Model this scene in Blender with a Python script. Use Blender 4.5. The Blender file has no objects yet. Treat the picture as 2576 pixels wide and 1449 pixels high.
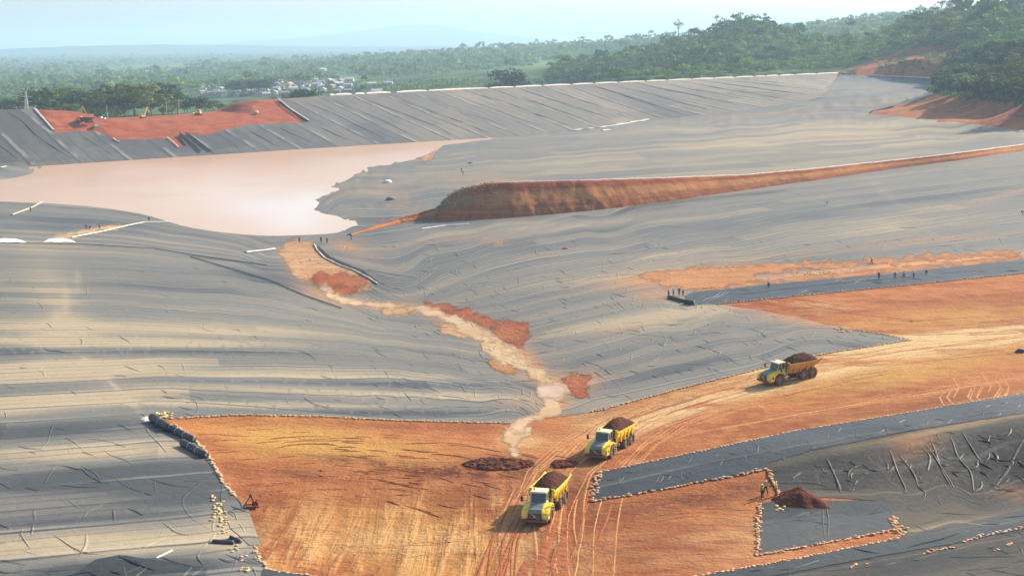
import bpy, bmesh, math, random
import numpy as np
from mathutils import Vector, Matrix, noise as mnoise
from mathutils.bvhtree import BVHTree
from mathutils.geometry import delaunay_2d_cdt
random.seed(7); rng = np.random.default_rng(7)
scene = bpy.context.scene
col = scene.collection
PI = math.pi

# ------------------------------------------------------------------ camera
PW, PH, F, CX, CY = 2576.0, 1449.0, 3400.0, 1288.0, 724.5
CAMZ = 60.0
KY = F/1900.0      # lens against the wide lens the distances were first noted for
pitch = math.atan((724.5-99.0)/F); roll = 0.014
fw = np.array([0, math.cos(pitch), -math.sin(pitch)])
r0 = np.array([1.0, 0, 0]); u0 = np.array([0, math.sin(pitch), math.cos(pitch)])
rt = r0*math.cos(roll) - u0*math.sin(roll)
up = u0*math.cos(roll) + r0*math.sin(roll)
cam = bpy.data.cameras.new('camera'); co = bpy.data.objects.new('camera', cam); col.objects.link(co)
Mw = Matrix.Identity(4)
for i in range(3):
    Mw[i][0] = rt[i]; Mw[i][1] = up[i]; Mw[i][2] = -fw[i]
Mw[2][3] = CAMZ
co.matrix_world = Mw
cam.sensor_width = 36; cam.lens = F/PW*36; cam.clip_start = 1; cam.clip_end = 90000
scene.camera = co

def rays(px, py):
    px = np.asarray(px, float); py = np.asarray(py, float)
    return fw + ((px-CX)/F)[..., None]*rt - ((py-CY)/F)[..., None]*up
def project(P):
    d = np.asarray(P, float) - np.array([0, 0, CAMZ])
    w = d@fw
    w = np.where(np.abs(w) < 1e-6, 1e-6, w)
    return CX + F*(d@rt)/w, CY - F*(d@up)/w, w
def at_z(px, py, z):
    d = rays(px, py); t = (z-CAMZ)/d[..., 2]
    return np.array([0, 0, CAMZ]) + d*t[..., None]
def at_d(px, py, D):
    d = rays(px, py); t = D*KY/d[..., 1]
    return np.array([0, 0, CAMZ]) + d*t[..., None]

# ------------------------------------------------------------------ terrain control
cz = [  # pixel x, pixel y, height
(-300,470,0),(0,452,0),(104,421,0),(-300,440,3),(0,430,1.2),
(-300,500,0),(0,509,0),(165,516,0),(400,556,0),(560,587,0),(690,620,0),(740,608,.3),(885,590,.1),
(885,560,0),(835,540,0),(822,500,0),(850,460,0),(905,430,0),(1050,400,0),(1110,370,0),(1180,353,-.5),(1250,345.5,-.3),(1200,358,0),(1300,343,.3),
(400,470,-2.5),(700,450,-2.5),(800,400,-2.5),(300,430,-2.5),(1000,375,-1.2),(750,560,-1),(650,480,-2.5),(100,470,-2),
(-300,600,6.5),(0,605,5),(300,610,4.3),(600,650,2.2),(0,720,7.3),(400,720,6),(700,720,3),(-300,800,9),(0,850,8.5),(500,850,6),(900,820,2.8),
(0,1000,8.5),(600,1000,6),(1000,1000,4),(0,1200,8),(400,1200,7),(0,1449,7.5),(500,1449,6.5),(-300,1449,8),(-300,1100,9),(-300,1640,8),(1000,1640,5),
(760,660,.6),(840,745,1.0),(1000,785,1.4),(1200,850,1.9),(1300,930,2.4),(1390,990,2.8),(1300,1080,3.3),
(700,1150,5.2),(1000,1150,4.2),(1300,1170,3.8),(1000,1300,4.2),(700,1350,5.2),(1300,1400,4.2),(1000,1449,4.5),(1600,1100,4),(1450,1300,4),
(1700,1350,4.6),(1900,1449,5),(1800,1050,4.2),(2000,950,4.4),(2300,920,4.8),(2576,900,5),(2576,800,5),(2200,780,4.5),(2300,970,5),(2576,970,5.7),
(1000,700,2.2),(1300,800,2.8),(1500,900,3.2),(1700,900,3.6),(1900,850,4),(1500,750,3.6),(1800,700,4.3),(2250,700,5),(2576,670,5.5),
(1200,620,2.6),(1600,620,4),(2000,560,5),(2576,560,6.5),(1000,590,1),(1300,552,2),(1600,520,3.4),(1940,472,5),(2300,430,6.5),(2576,385,8),(2950,345,9),
(2950,600,8),(2950,800,6),(2950,1000,7),(2950,1300,8),(2950,1640,8),(2000,1640,6),
(1000,520,.6),(1100,440,1.2),(1300,440,3),(1600,430,5),(1900,415,7),(2300,380,9),(2576,345,11),(1300,390,1.5),(1600,370,4),(1500,330,2),(1640,302,3),
(1900,330,7),(2200,320,10),(2450,330,11.5),(1950,263,10),(2070,236,16),(2113,190,24.5),(2240,197,25),(2355,202,25),(2180,285,12),(2250,240,18),(2300,270,17),
(2400,300,15),(2576,326,13),(2950,375,13),(2290,265,15.5),(2420,281,16),(2576,294,16),(2700,300,16.5),(2340,243,20.5),(2450,243,23.5),(2576,247,25),(2700,252,26),
# the lined ditch in the lower right
(1950,1170,5.4),(2000,1080,5.2),(2300,1037,5.6),(2576,1055,7.2),(2300,1085,6.6),(2100,1130,6.0),(2576,1235,3.0),(2300,1245,3.0),(2080,1245,3.6),(1960,1250,4.2),
(2300,1330,3.6),(2576,1340,4.4),(2576,1449,5.4),(2300,1449,5.2),(1920,1330,4.2),(2100,1400,4.6)]
cd = [ # pixel x, pixel y, distance
(2300,150,640),(2400,125,680),(2200,165,690),(2330,72,800),(2400,40,810),(2480,18,830),(2576,2,850),(2950,-60,900),(2250,100,850),(2300,95,1000),(2576,60,760),(2950,60,760),
(1850,54,950),(1930,59,950),(1780,84,950),(1700,112,950),(1600,140,900),(1450,185,850),(2000,112,950),(2100,116,950),(1850,118,850),(1850,170,740),(1650,190,720),(2000,165,760),
(1500,205,660),(2100,175,720),(1850,105,1100),(1600,150,1100),(2000,120,1150),
(700,222,1000),(880,200,1200),(960,215,950),(940,228,850),(600,215,1200),
(1000,158,1800),(1270,126,2000),(1450,112,2300),(1600,102,2600),(1100,133,2200),(900,168,1700),(1380,160,1500),(1200,165,1500),(1700,102,2600),
(2400,222,520),(2450,195,525),(2540,158,530),(2576,142,540),(2700,118,540),(2480,165,575),(2420,190,570),(2950,100,540),(2200,42,2600),(2080,66,2600),(2400,48,2600),(2000,80,2500),(2576,50,2800),(1900,92,2500)]
cw = [ # world
(-240,455,9),(-180,500,10),(-330,480,9),(-100,560,8),(-420,560,6),(-260,620,4),(-400,900,-10),(-200,900,-6),(0,620,4),(60,700,4),(120,760,10),
(-700,700,-8),(-700,400,6),(-500,350,10),(-900,1200,-12),(-400,1400,-12),(-1000,2000,-12),(-2000,3000,-12),(-500,3000,-12),(-1800,1500,-12),
(420,700,62),(520,300,24),(450,200,14),
(-350,100,10),(-300,0,9),(0,0,6),(300,0,8),(300,100,7),(0,-200,8),(-400,250,9),(500,700,70),(700,900,95),(900,1500,100),(700,3000,60),(1500,2500,120),(1500,1000,100)]
pts = [tuple(at_z(a, b, c)) for a, b, c in cz] + [tuple(at_d(a, b, c)) for a, b, c in cd] + [(x, y*KY, z) for x, y, z in cw]
pts = np.array(pts, float)
CP = pts[:, :2]/100.0; CZV = pts[:, 2]
def phi(r2): return 0.5*r2*np.log(r2+1e-12)
n = len(CP)
d2 = ((CP[:, None]-CP[None])**2).sum(-1)
A = np.zeros((n+3, n+3)); A[:n, :n] = phi(d2) + np.eye(n)*2e-4
A[:n, n] = 1; A[:n, n+1:] = CP; A[n, :n] = 1; A[n+1:, :n] = CP.T
sol = np.linalg.solve(A, np.concatenate([CZV, [0, 0, 0]]))
def tps(x, y):
    q = np.stack([x, y], -1)/100.0
    out = sol[n] + q@sol[n+1:]
    for i in range(n):
        dd = (q[..., 0]-CP[i, 0])**2 + (q[..., 1]-CP[i, 1])**2
        out = out + sol[i]*phi(dd)
    return out

AZ0, AZS, NA = math.radians(-80), math.radians(0.10), 1601
R0, NR, RMAX = 30.0, 640, 30000.0
DL = math.log(RMAX/R0)/(NR-1)
az = AZ0 + AZS*np.arange(NA); rr = R0*np.exp(DL*np.arange(NR))
AZ, RR = np.meshgrid(az, rr)
GX, GY = RR*np.sin(AZ), RR*np.cos(AZ)
def gauss(cx, cy, sx, sy, h): return h*np.exp(-((GX-cx)/sx)**2 - ((GY-cy)/sy)**2)
sm = lambda a, b, v: (lambda t: t*t*(3-2*t))(np.clip((v-a)/(b-a), 0, 1))
TZ = np.full_like(GX, -12.0)
near = RR < 4800*KY
w = 1-sm(2600*KY, 4600*KY, RR[near])
TZ[near] = np.clip(tps(GX[near], GY[near]), -14, 170)*w + (-12)*(1-w)
for px, py, sx in ((1060, 62, 520), (1180, 80, 500), (940, 82, 560), (820, 93, 600), (1330, 92, 500), (640, 99, 650)):
    p = at_d(px, py, 11000.); TZ += gauss(p[0], p[1], sx*1.28, 1900, (p[2]+12)*0.66)
for px, py, sx in ((150, 112, 1500), (520, 108, 1500), (1600, 90, 1500)):
    p = at_d(px, py, 6500.); TZ += gauss(p[0], p[1], sx, 1200, max(10, p[2]+12)*0.5)
# broken ground only where it is vegetated (beyond the works)
def fbm(x, y, s, o=4, seed=0.0):
    v = np.zeros_like(x); a = 1.0
    for k in range(o):
        f = s*2**k
        v += a*(np.sin(x*f*1.3+y*f*.7+seed+k*1.7)*np.cos(y*f*1.1-x*f*.45+seed*2+k*2.3)); a *= .55
    return v
TZ += fbm(GX, GY, 1/160., 3)*3.0*sm(1600, 2700, RR)*(1-sm(10000, 16000, RR))
TZ += fbm(GX, GY, 1/9., 3, 3.)*0.06*(1-sm(270, 460, RR))
_sx, _sy, _sw = project(np.stack([GX, GY, GZ if 'GZ' in globals() else TZ], -1))
TZ += np.where(_sw > 1, np.exp(-(((_sx-960)/190)**2+((_sy-470)/110)**2)**2), 0)*(.30*fbm(GX, GY, 1/13., 4, 5.)+.12*fbm(GX, GY, 1/4., 3, 2.))

# the dam: straight crest line, slope taken from its toe
crestA, crestB = at_z(-300, 293, 25.), at_z(2113, 187, 25.)
nrm = np.array([-(crestB-crestA)[1], (crestB-crestA)[0]]); nrm /= np.hypot(*nrm)
cd_ = (crestB-crestA)[:2]; cd_ = cd_/np.hypot(*cd_); nin = -nrm      # nin points into the basin
CL = np.hypot(*(crestB-crestA)[:2])
tk = [(-700,480,0),(-300,442,0),(100,417,0),(800,372,0),(1280,343,0),(1640,300,3),(1950,262,10),(2070,235,16),(2113,189,24)]
ts = []
for px, py, z in tk:
    p = at_z(px, py, float(z)); ts.append(((p[:2]-crestA[:2])@cd_, (p[:2]-crestA[:2])@nin, z))
ts = np.array(ts)
slope_at = lambda s: np.interp(s, ts[:, 0], np.maximum(ts[:, 1], 1.0)/np.maximum(25.0-ts[:, 2], .5))   # horizontal run per metre drop
_s0 = (GX-crestA[0])*cd_[0]+(GY-crestA[1])*cd_[1]; _q0 = (GX-crestA[0])*nin[0]+(GY-crestA[1])*nin[1]
_m = (_s0 > -600) & (_s0 < CL-4)
_face = 25-_q0/slope_at(_s0)
_lim = np.where(_q0 > 0, np.maximum(_face-2.5, -5), np.where(_q0 > -14, 18., 18+(-_q0-14)*.16))
_act = _m & (((_q0 > 0) & (_face > -3)) | (_q0 <= 0)) & (RR < 1500*KY)
TZ = np.where(_act & (_lim < TZ), np.where(_q0 > 0, np.minimum(TZ, np.maximum(_lim, np.interp(_s0, ts[:, 0], ts[:, 2])-.25)), _lim), TZ)
GZ = TZ

def T(x, y):
    a = (np.arctan2(x, y)-AZ0)/AZS; l = np.log(np.maximum(np.hypot(x, y), R0)/R0)/DL
    i = np.clip(a.astype(int), 0, NA-2); j = np.clip(l.astype(int), 0, NR-2)
    fa = np.clip(a-i, 0, 1); fl = np.clip(l-j, 0, 1)
    return (GZ[j, i]*(1-fa)*(1-fl)+GZ[j, i+1]*fa*(1-fl)+GZ[j+1, i]*(1-fa)*fl+GZ[j+1, i+1]*fa*fl)
def U(px, py):
    """pixel -> point on the terrain"""
    px = np.atleast_1d(np.asarray(px, float)); py = np.atleast_1d(np.asarray(py, float))
    out = np.zeros((len(px), 3))
    for s in range(0, len(px), 4000):
        d = rays(px[s:s+4000], py[s:s+4000]); h = np.hypot(d[:, 0], d[:, 1])
        a = (np.arctan2(d[:, 0], d[:, 1])-AZ0)/AZS
        i = np.clip(a.astype(int), 0, NA-2); fa = np.clip(a-i, 0, 1)
        colz = GZ[:, i]*(1-fa)+GZ[:, i+1]*fa                       # NR x n
        zr = CAMZ + rr[:, None]*(d[:, 2]/h)[None]
        below = zr < colz
        below[-1] = True; below[0] = False
        k = below.argmax(0); idx = np.arange(len(k))
        g1 = (zr-colz)[k-1, idx]; g2 = (zr-colz)[k, idx]
        f = np.clip(g1/np.where(abs(g1-g2) < 1e-9, 1e-9, g1-g2), 0, 1)
        r = rr[k-1]*(1-f)+rr[k]*f
        out[s:s+4000] = np.stack([r*d[:, 0]/h, r*d[:, 1]/h, CAMZ+r*d[:, 2]/h], -1)
    return out
def U1(px, py): return Vector(U([px], [py])[0])

# ------------------------------------------------------------------ object helpers
def tag(o, label=None, cat=None, group=None, kind=None):
    if label: o['label'] = label
    if cat: o['category'] = cat
    if group: o['group'] = group
    if kind: o['kind'] = kind
    return o
def link(o, parent=None):
    col.objects.link(o)
    if parent: o.parent = parent
    return o
def empty(name, loc=(0, 0, 0), rz=0):
    o = bpy.data.objects.new(name, None); o.empty_display_size = .3
    o.location = loc; o.rotation_euler = (0, 0, rz); return link(o)
def mesh_np(name, V, Fc, mat, parent=None, attrs=None, smooth=False):
    V = np.asarray(V, np.float32); me = bpy.data.meshes.new(name)
    Fc = np.asarray(Fc, np.int32); nf, k = Fc.shape
    me.vertices.add(len(V)); me.vertices.foreach_set('co', V.ravel())
    me.loops.add(nf*k); me.loops.foreach_set('vertex_index', Fc.ravel())
    me.polygons.add(nf); me.polygons.foreach_set('loop_start', np.arange(0, nf*k, k, dtype=np.int32))
    me.polygons.foreach_set('loop_total', np.full(nf, k, np.int32))
    if smooth: me.polygons.foreach_set('use_smooth', np.ones(nf, bool))
    me.update(calc_edges=True); me.validate()
    for nm, a in (attrs or {}).items():
        at = me.attributes.new(nm, 'FLOAT', 'POINT'); at.data.foreach_set('value', np.asarray(a, np.float32))
    for m_ in (mat if isinstance(mat, (list, tuple)) else [mat]): me.materials.append(m_)
    return link(bpy.data.objects.new(name, me), parent)
def bm_obj(name, bm, mat, parent=None, smooth=False):
    me = bpy.data.meshes.new(name); bm.normal_update(); bm.to_mesh(me); bm.free()
    for m_ in (mat if isinstance(mat, (list, tuple)) else [mat]): me.materials.append(m_)
    if smooth:
        for p in me.polygons: p.use_smooth = True
    return link(bpy.data.objects.new(name, me), parent)
def copy_tree(o, parent=None):
    c = o.copy(); col.objects.link(c)
    if parent: c.parent = parent
    for ch in list(o.children): copy_tree(ch, c)
    return c

# ------------------------------------------------------------------ material helpers
class Mt:
    def __init__(s, name, rough=.85, spec=.3, color=(.5, .5, .5), metal=0):
        s.m = bpy.data.materials.new(name); s.m.use_nodes = True; s.nt = s.m.node_tree
        s.b = s.nt.nodes['Principled BSDF']
        s.b.inputs['Roughness'].default_value = rough; s.b.inputs['Specular IOR Level'].default_value = spec
        s.b.inputs['Base Color'].default_value = (*color, 1); s.b.inputs['Metallic'].default_value = metal
    def put(s, sock, v):
        if isinstance(v, bpy.types.NodeSocket): s.nt.links.new(v, sock)
        elif isinstance(v, (tuple, list)) and len(v) == 3 and sock.type == 'RGBA': sock.default_value = (*v, 1)
        else: sock.default_value = v
    def nd(s, t, **kw):
        x = s.nt.nodes.new(t)
        for k, v in kw.items(): setattr(x, k, v)
        return x
    def math(s, op, a, b=0.0, c=None, clamp=False):
        x = s.nd('ShaderNodeMath', operation=op, use_clamp=clamp); s.put(x.inputs[0], a); s.put(x.inputs[1], b)
        if c is not None: s.put(x.inputs[2], c)
        return x.outputs[0]
    def mix(s, f, a, b, bt='MIX'):
        x = s.nd('ShaderNodeMix', data_type='RGBA', blend_type=bt); s.put(x.inputs[0], f); s.put(x.inputs[6], a); s.put(x.inputs[7], b)
        return x.outputs[2]
    def attr(s, nm): return s.nd('ShaderNodeAttribute', attribute_name=nm).outputs['Fac']
    def pos(s): return s.nd('ShaderNodeNewGeometry').outputs['Position']
    def obj(s): return s.nd('ShaderNodeTexCoord').outputs['Object']
    def rnd(s): return s.nd('ShaderNodeObjectInfo').outputs['Random']
    def xyz(s, x, y, z=0.0):
        c = s.nd('ShaderNodeCombineXYZ'); s.put(c.inputs[0], x); s.put(c.inputs[1], y); s.put(c.inputs[2], z); return c.outputs[0]
    def sc(s, v, k):
        x = s.nd('ShaderNodeMapping'); s.put(x.inputs['Vector'], v); x.inputs['Scale'].default_value = k if isinstance(k, tuple) else (k, k, k); return x.outputs[0]
    def noise(s, v, scale=1., detail=4., rough=.55, dist=0.):
        x = s.nd('ShaderNodeTexNoise'); s.put(x.inputs['Vector'], v); x.inputs['Scale'].default_value = scale
        x.inputs['Detail'].default_value = detail; x.inputs['Roughness'].default_value = rough; x.inputs['Distortion'].default_value = dist
        return x.outputs['Fac']
    def voro(s, v, scale=1., feat='F1', out='Distance'):
        x = s.nd('ShaderNodeTexVoronoi', feature=feat); s.put(x.inputs['Vector'], v); x.inputs['Scale'].default_value = scale; return x.outputs[out]
    def white(s, v):
        x = s.nd('ShaderNodeTexWhiteNoise', noise_dimensions='1D'); s.put(x.inputs['W'], v); return x.outputs['Value']
    def rng(s, v, a, b, c=0., d=1.):
        x = s.nd('ShaderNodeMapRange', interpolation_type='SMOOTHSTEP'); s.put(x.inputs[0], v)
        for i, q in enumerate((a, b, c, d)): x.inputs[i+1].default_value = q
        return x.outputs[0]
    def bump(s, h, strength=.5, dist=.1):
        x = s.nd('ShaderNodeBump'); s.put(x.inputs['Height'], h); x.inputs['Strength'].default_value = strength; x.inputs['Distance'].default_value = dist
        s.nt.links.new(x.outputs[0], s.b.inputs['Normal'])
    def color(s, v): s.put(s.b.inputs['Base Color'], v)
def flat(name, c, rough=.6, spec=.4, metal=0, dirt=None, ds=1.5):
    """paint, rubber, cloth ... with worn / dirty variation"""
    t = Mt(name, rough, spec, c, metal); o = t.obj()
    n1 = t.noise(o, ds, 5., .6)
    d = dirt or tuple(x*.55 for x in c)
    t.color(t.mix(t.rng(n1, .42, .72, 0, .75), c, d))
    t.put(t.b.inputs['Roughness'], t.rng(n1, .3, .7, rough*.8, min(1, rough*1.25)))
    return t.m

# ------------------------------------------------------------------ world, sun, view
SUN_AZ = math.atan2(0.78, 0.62)     # from +Y towards +X
SUN_EL = math.radians(29)
wd = bpy.data.worlds.new('World'); scene.world = wd; wd.use_nodes = True
nt = wd.node_tree; bg = nt.nodes['Background']
sky = nt.nodes.new('ShaderNodeTexSky'); sky.sky_type = 'NISHITA'; sky.sun_disc = False
sky.sun_elevation = SUN_EL; sky.sun_rotation = SUN_AZ; sky.air_density = 1.0; sky.dust_density = 2.0; sky.ozone_density = 1.6
nt.links.new(sky.outputs[0], bg.inputs[0]); bg.inputs[1].default_value = 0.11
sl = bpy.data.lights.new('sun', 'SUN'); sl.energy = 4.1; sl.angle = math.radians(.6); sl.color = (1, .87, .68)
so = bpy.data.objects.new('sun', sl); col.objects.link(so)
sd = Vector((math.sin(SUN_AZ)*math.cos(SUN_EL), math.cos(SUN_AZ)*math.cos(SUN_EL), math.sin(SUN_EL)))
so.rotation_euler = sd.to_track_quat('Z', 'Y').to_euler(); so.location = (200, 100, 300)
scene.view_settings.view_transform = 'Standard'; scene.view_settings.look = 'None'
scene.view_settings.exposure = 1.08; scene.view_settings.gamma = 1
scene.cycles.use_denoising = True
scene.cycles.max_bounces = 6; scene.cycles.diffuse_bounces = 3; scene.cycles.volume_bounces = 3
scene.cycles.transparent_max_bounces = 8

# haze: one closed box of thin even air round everything
hz = Mt('haze_air'); hz.nt.nodes.remove(hz.b)
pv = hz.nd('ShaderNodeVolumePrincipled'); pv.inputs['Color'].default_value = (.53, .76, 1, 1)
pv.inputs['Density'].default_value = 0.000125; pv.inputs['Anisotropy'].default_value = .2
hz.nt.links.new(pv.outputs[0], hz.nt.nodes['Material Output'].inputs['Volume'])
bm = bmesh.new(); bmesh.ops.create_cube(bm, size=1)
bmesh.ops.scale(bm, verts=bm.verts, vec=(64000, 64000, 345)); bmesh.ops.translate(bm, verts=bm.verts, vec=(0, 0, 147))
tag(bm_obj('haze', bm, hz.m), kind='stuff')
# ------------------------------------------------------------------ painted areas (fixed to the ground they lie on)
def blob(px, py, bl):
    """soft patches: centre, radii, slope angle in degrees, strength"""
    o = np.zeros_like(px)
    for cx, cy, rx, ry, an, a in bl:
        c, s = math.cos(math.radians(an)), math.sin(math.radians(an))
        dx, dy = px-cx, py-cy
        o += a*np.exp(-((dx*c+dy*s)/rx)**2-((-dx*s+dy*c)/ry)**2)
    return o
def inside(px, py, poly):
    r = np.zeros(px.shape, bool); k = len(poly)
    for i in range(k):
        x1, y1 = poly[i]; x2, y2 = poly[(i+1) % k]
        if y1 == y2: continue
        r ^= ((y1 > py) != (y2 > py)) & (px < (x2-x1)*(py-y1)/(y2-y1)+x1)
    return r

MAIN = [(-450,1640),(1000,1640),(960,1492),(800,1451),(690,1439),(664,1427),(640,1376),(655,1371),(625,1280),(590,1250),(560,1214),(527,1150),(492,1110),(440,1072),(398,1052),(430,1053),(600,1044),(800,1047),(1000,1058),(1245,1064),
        (1300,1068),(1340,1054),(1420,1047),(1500,1034),(1700,981),(1900,931),(2070,891),(2292,856),(2200,838),(2120,826),(2010,800),(1900,780),(1800,766),(2000,746),(2300,716),(2576,689),(2950,652),
        (2950,378),(2576,329),(2400,307),(2185,287),(2190,281),(2270,262),(2345,240),(2362,200),(2240,195),(2115,187),(2085,218),(1960,250),(1640,288),(1280,330),(800,352),(100,392),(-450,425)]
LOWER = [(1490,1262),(1505,1190),(1700,1149),(2000,1085),(2300,1037),(2576,990),(2950,928),(2950,1640),(1200,1640),(1330,1530),(1750,1450),(2000,1406),(2272,1351),(2268,1334),(2253,1300),(2240,1262),(2090,1252),(1960,1250),(1946,1216),(1930,1181),(1700,1226)]
# ------------------------------------------------------------------ soil and ground material
B_OCHRE = [(740,1105,210,48,4,1),(950,1140,260,40,3,.55),(2300,915,420,34,-9,.75),(1760,1000,330,26,-17,.8),(2400,800,330,30,-4,.6),(2200,960,260,26,-9,.5),(1000,1330,330,90,0,.55),(640,1440,100,30,0,.5),(2000,1090,400,35,-12,.25),(1100,1430,300,60,0,.35),(2050,1330,60,40,0,.2)]
B_DARK = [(1700,1330,260,50,-8,.35),(1600,1400,200,50,0,.3),(1420,1420,90,40,0,.4),(900,1160,230,14,6,.8),(1120,1190,160,16,0,.8),(760,1195,120,14,10,.7),(1350,1330,90,60,0,.4),(1450,1230,70,30,-50,.6),(1800,1235,260,24,-10,.4),(1500,1045,60,14,-20,.6),(1250,1170,130,22,2,1),(1280,1230,170,40,0,.55),(700,1255,110,40,5,.6),(660,1330,60,60,0,.5),(1370,1400,60,70,0,.5),(1750,1260,260,30,-10,.55),(2350,1010,300,16,-10,.7),(600,1190,60,25,30,.5),(1000,1070,350,12,2,.7),(1500,1290,90,50,-30,.4),(1650,1025,180,9,-18,.9),(1650,1190,160,10,-12,.3),(860,1180,200,20,4,.35),(2500,760,300,14,-3,.3),(1000,1250,180,30,0,.35)]
B_PALE = [(2350,872,500,26,-9,1.5),(1950,962,260,24,-15,1.4),(1680,1040,140,28,-25,1.2),(1530,1110,70,40,-50,.7),(2450,845,200,14,-4,1.2),(1700,1010,220,14,-20,.7),(2200,885,420,14,-8,.9),(1000,1360,350,40,0,.4),(1500,1060,60,60,-60,.5),(2350,850,300,12,-2,.6),(1310,1110,60,22,0,.8),(1420,1200,60,20,-50,.4),(1900,1350,300,60,-8,.45),(2060,770,60,14,0,.5)]
def soil_mat():
    t = Mt('soil', .95, .1); P = t.pos()
    big = t.noise(P, .035, 4., .55); med = t.noise(P, .28, 6., .66); fine = t.noise(P, 1.7, 5., .7)
    st = t.noise(t.sc(P, (.045, .16, .5)), 1., 7., .70, .5)                    # grader streaks across the cut
    sh = t.noise(t.sc(P, (.22, .9, .5)), 1., 6., .72, .6)                     # short streaks
    st2 = t.noise(t.sc(P, (.30, .030, .5)), 1., 4., .55, .5)                # wheel lanes running up the cut
    red, org, och, pale, dark = (.270, .076, .030), (.425, .160, .058), (.470, .265, .072), (.580, .395, .190), (.120, .036, .019)
    c = t.mix(t.rng(t.math('ADD', t.math('MULTIPLY', big, .55), t.math('MULTIPLY', st, .45)), .40, .60), red, org)
    c = t.mix(t.math('MULTIPLY', t.rng(med, .46, .70), .7), c, (.46, .195, .075))
    ln = t.math('MULTIPLY', t.attr('lane'), t.rng(t.math('ADD', st2, t.math('MULTIPLY', t.math('SUBTRACT', sh, .5), .5)), .44, .58))
    c = t.mix(t.math('MULTIPLY', ln, .95), c, (.53, .30, .125))
    c = t.mix(t.math('MULTIPLY', t.attr('lane'), t.math('MULTIPLY', t.rng(t.math('ADD', st2, t.math('MULTIPLY', t.math('SUBTRACT', med, .5), .6)), .49, .40), .85)), c, (.235, .064, .026))
    c = t.mix(t.math('MULTIPLY', t.attr('ochre'), t.rng(t.math('ADD', t.math('MULTIPLY', med, .5), t.math('MULTIPLY', st, .5)), .30, .56), clamp=True), c, och)
    c = t.mix(t.math('MULTIPLY', t.attr('pale'), t.rng(st, .32, .60), clamp=True), c, pale)
    c = t.mix(t.math('MULTIPLY', t.attr('dark'), t.rng(t.math('ADD', t.math('MULTIPLY', fine, .4), t.math('MULTIPLY', med, .6)), .36, .58), clamp=True), c, dark)
    c = t.mix(t.rng(sh, .56, .72, 0, .6), c, (.205, .060, .026))
    c = t.mix(t.rng(sh, .40, .28, 0, .5), c, (.53, .27, .12))
    c = t.mix(t.rng(fine, .58, .78, 0, .5), c, (.21, .062, .028))
    v = t.attr('veg'); gn = t.noise(P, .03, 6., .6)
    g = t.mix(t.rng(gn, .35, .65), (.030, .062, .020), (.085, .150, .042))
    g = t.mix(t.math('MULTIPLY', t.attr('field'), t.rng(t.noise(P, .012, 4.), .35, .6)), g, (.17, .25, .07))
    vv = t.rng(t.math('ADD', v, t.math('MULTIPLY', t.math('SUBTRACT', med, .5), .7)), .42, .58)
    t.color(t.mix(vv, c, g))
    h = t.math('ADD', t.math('MULTIPLY', sh, .6), t.math('ADD', t.math('MULTIPLY', fine, .45), t.math('MULTIPLY', med, .8)))
    h = t.math('ADD', h, t.math('MULTIPLY', t.math('MULTIPLY', t.rng(st2, .35, .65), t.attr('lane')), .5))
    t.bump(h, .9, .7)
    return t.m
SOIL = soil_mat()
V = np.stack([GX, GY, GZ], -1).reshape(-1, 3)
ii = (np.arange(NR-1)[:, None]*NA + np.arange(NA-1)[None]).ravel()
Q = np.stack([ii, ii+1, ii+1+NA, ii+NA], -1)
vx, vy, vw = project(V)
# vegetation starts behind the dam and on the right-hand hills
works = [(-3000,420),(-900,335),(0,262),(100,268),(200,262),(700,240),(850,236),(1290,214),(1640,200),(2060,184),(2130,178),(2210,150),(2290,126),(2400,114),(2420,135),(2400,165),(2365,190),(2352,238),(2430,248),(2576,262),(2700,276),(3400,330),(3400,3000),(-3000,3000)]
veg = 1-inside(vx, vy, works).astype(float)
veg[vw < 1] = 0
bd = np.hypot(V[:, 0], V[:, 1])
beyond = ((V[:, :2]-crestA[:2])@nrm > 14) & (V[:, 0] < crestB[0])
veg[beyond] = 1
veg[(~beyond) & (V[:, 0] < 150) & (bd < 900*KY)] = 0
veg -= .9*blob(vx, vy, [(2330,128,60,14,-25,1),(2250,150,60,14,-25,.8),(2400,112,40,10,0,.4),(2300,172,110,12,4,1)])*(bd < 900*KY)
veg += .8*blob(vx, vy, [(2360,150,50,7,-15,1),(2420,150,50,12,-30,1),(2260,148,40,6,-25,1),(2330,140,60,6,-20,.8),(2380,125,40,8,-20,1)])*(bd < 900*KY)
nearf = (bd < 420*KY).astype(float)
at = dict(veg=veg, ochre=blob(vx, vy, B_OCHRE)*nearf, dark=blob(vx, vy, B_DARK)*nearf, pale=blob(vx, vy, B_PALE)*nearf,
          lane=np.clip(blob(vx, vy, [(900,1370,330,110,0,1.2),(1300,1400,200,90,0,.8),(1200,1270,200,50,0,.8),(1400,1200,80,60,0,.4)]), 0, 1.1)*nearf,
          field=blob(vx, vy, [(300,178,120,12,-3,1),(430,170,60,8,0,.8),(880,200,60,9,8,1.2),(960,215,40,10,0,1.3),(40,262,60,14,0,1.2),(1370,160,100,14,-5,1),(2000,180,130,8,-3,.9),(1480,140,120,8,-5,.6)])*(bd > 420*KY))
def P2L(lst): return [tuple(map(float, a)) for a in lst]
V = V.copy()
for poly in (MAIN, LOWER):
    ins = inside(vx, vy, poly) & (bd < 1000*KY) & (vw > 1)
    V[:, 2] -= np.where(ins, np.clip((bd-400)*.0025, 0, 2.4), 0)
V[:, 2] -= np.where(inside(vx, vy, [(1500,200),(2108,186),(2150,192),(2140,215),(2080,262),(1950,290),(1600,330)]) & (bd > 300*KY) & (bd < 720*KY), 4., 0)
ground = mesh_np('ground', V, Q, SOIL, attrs=at, smooth=True)
tag(ground, kind='structure')

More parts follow.
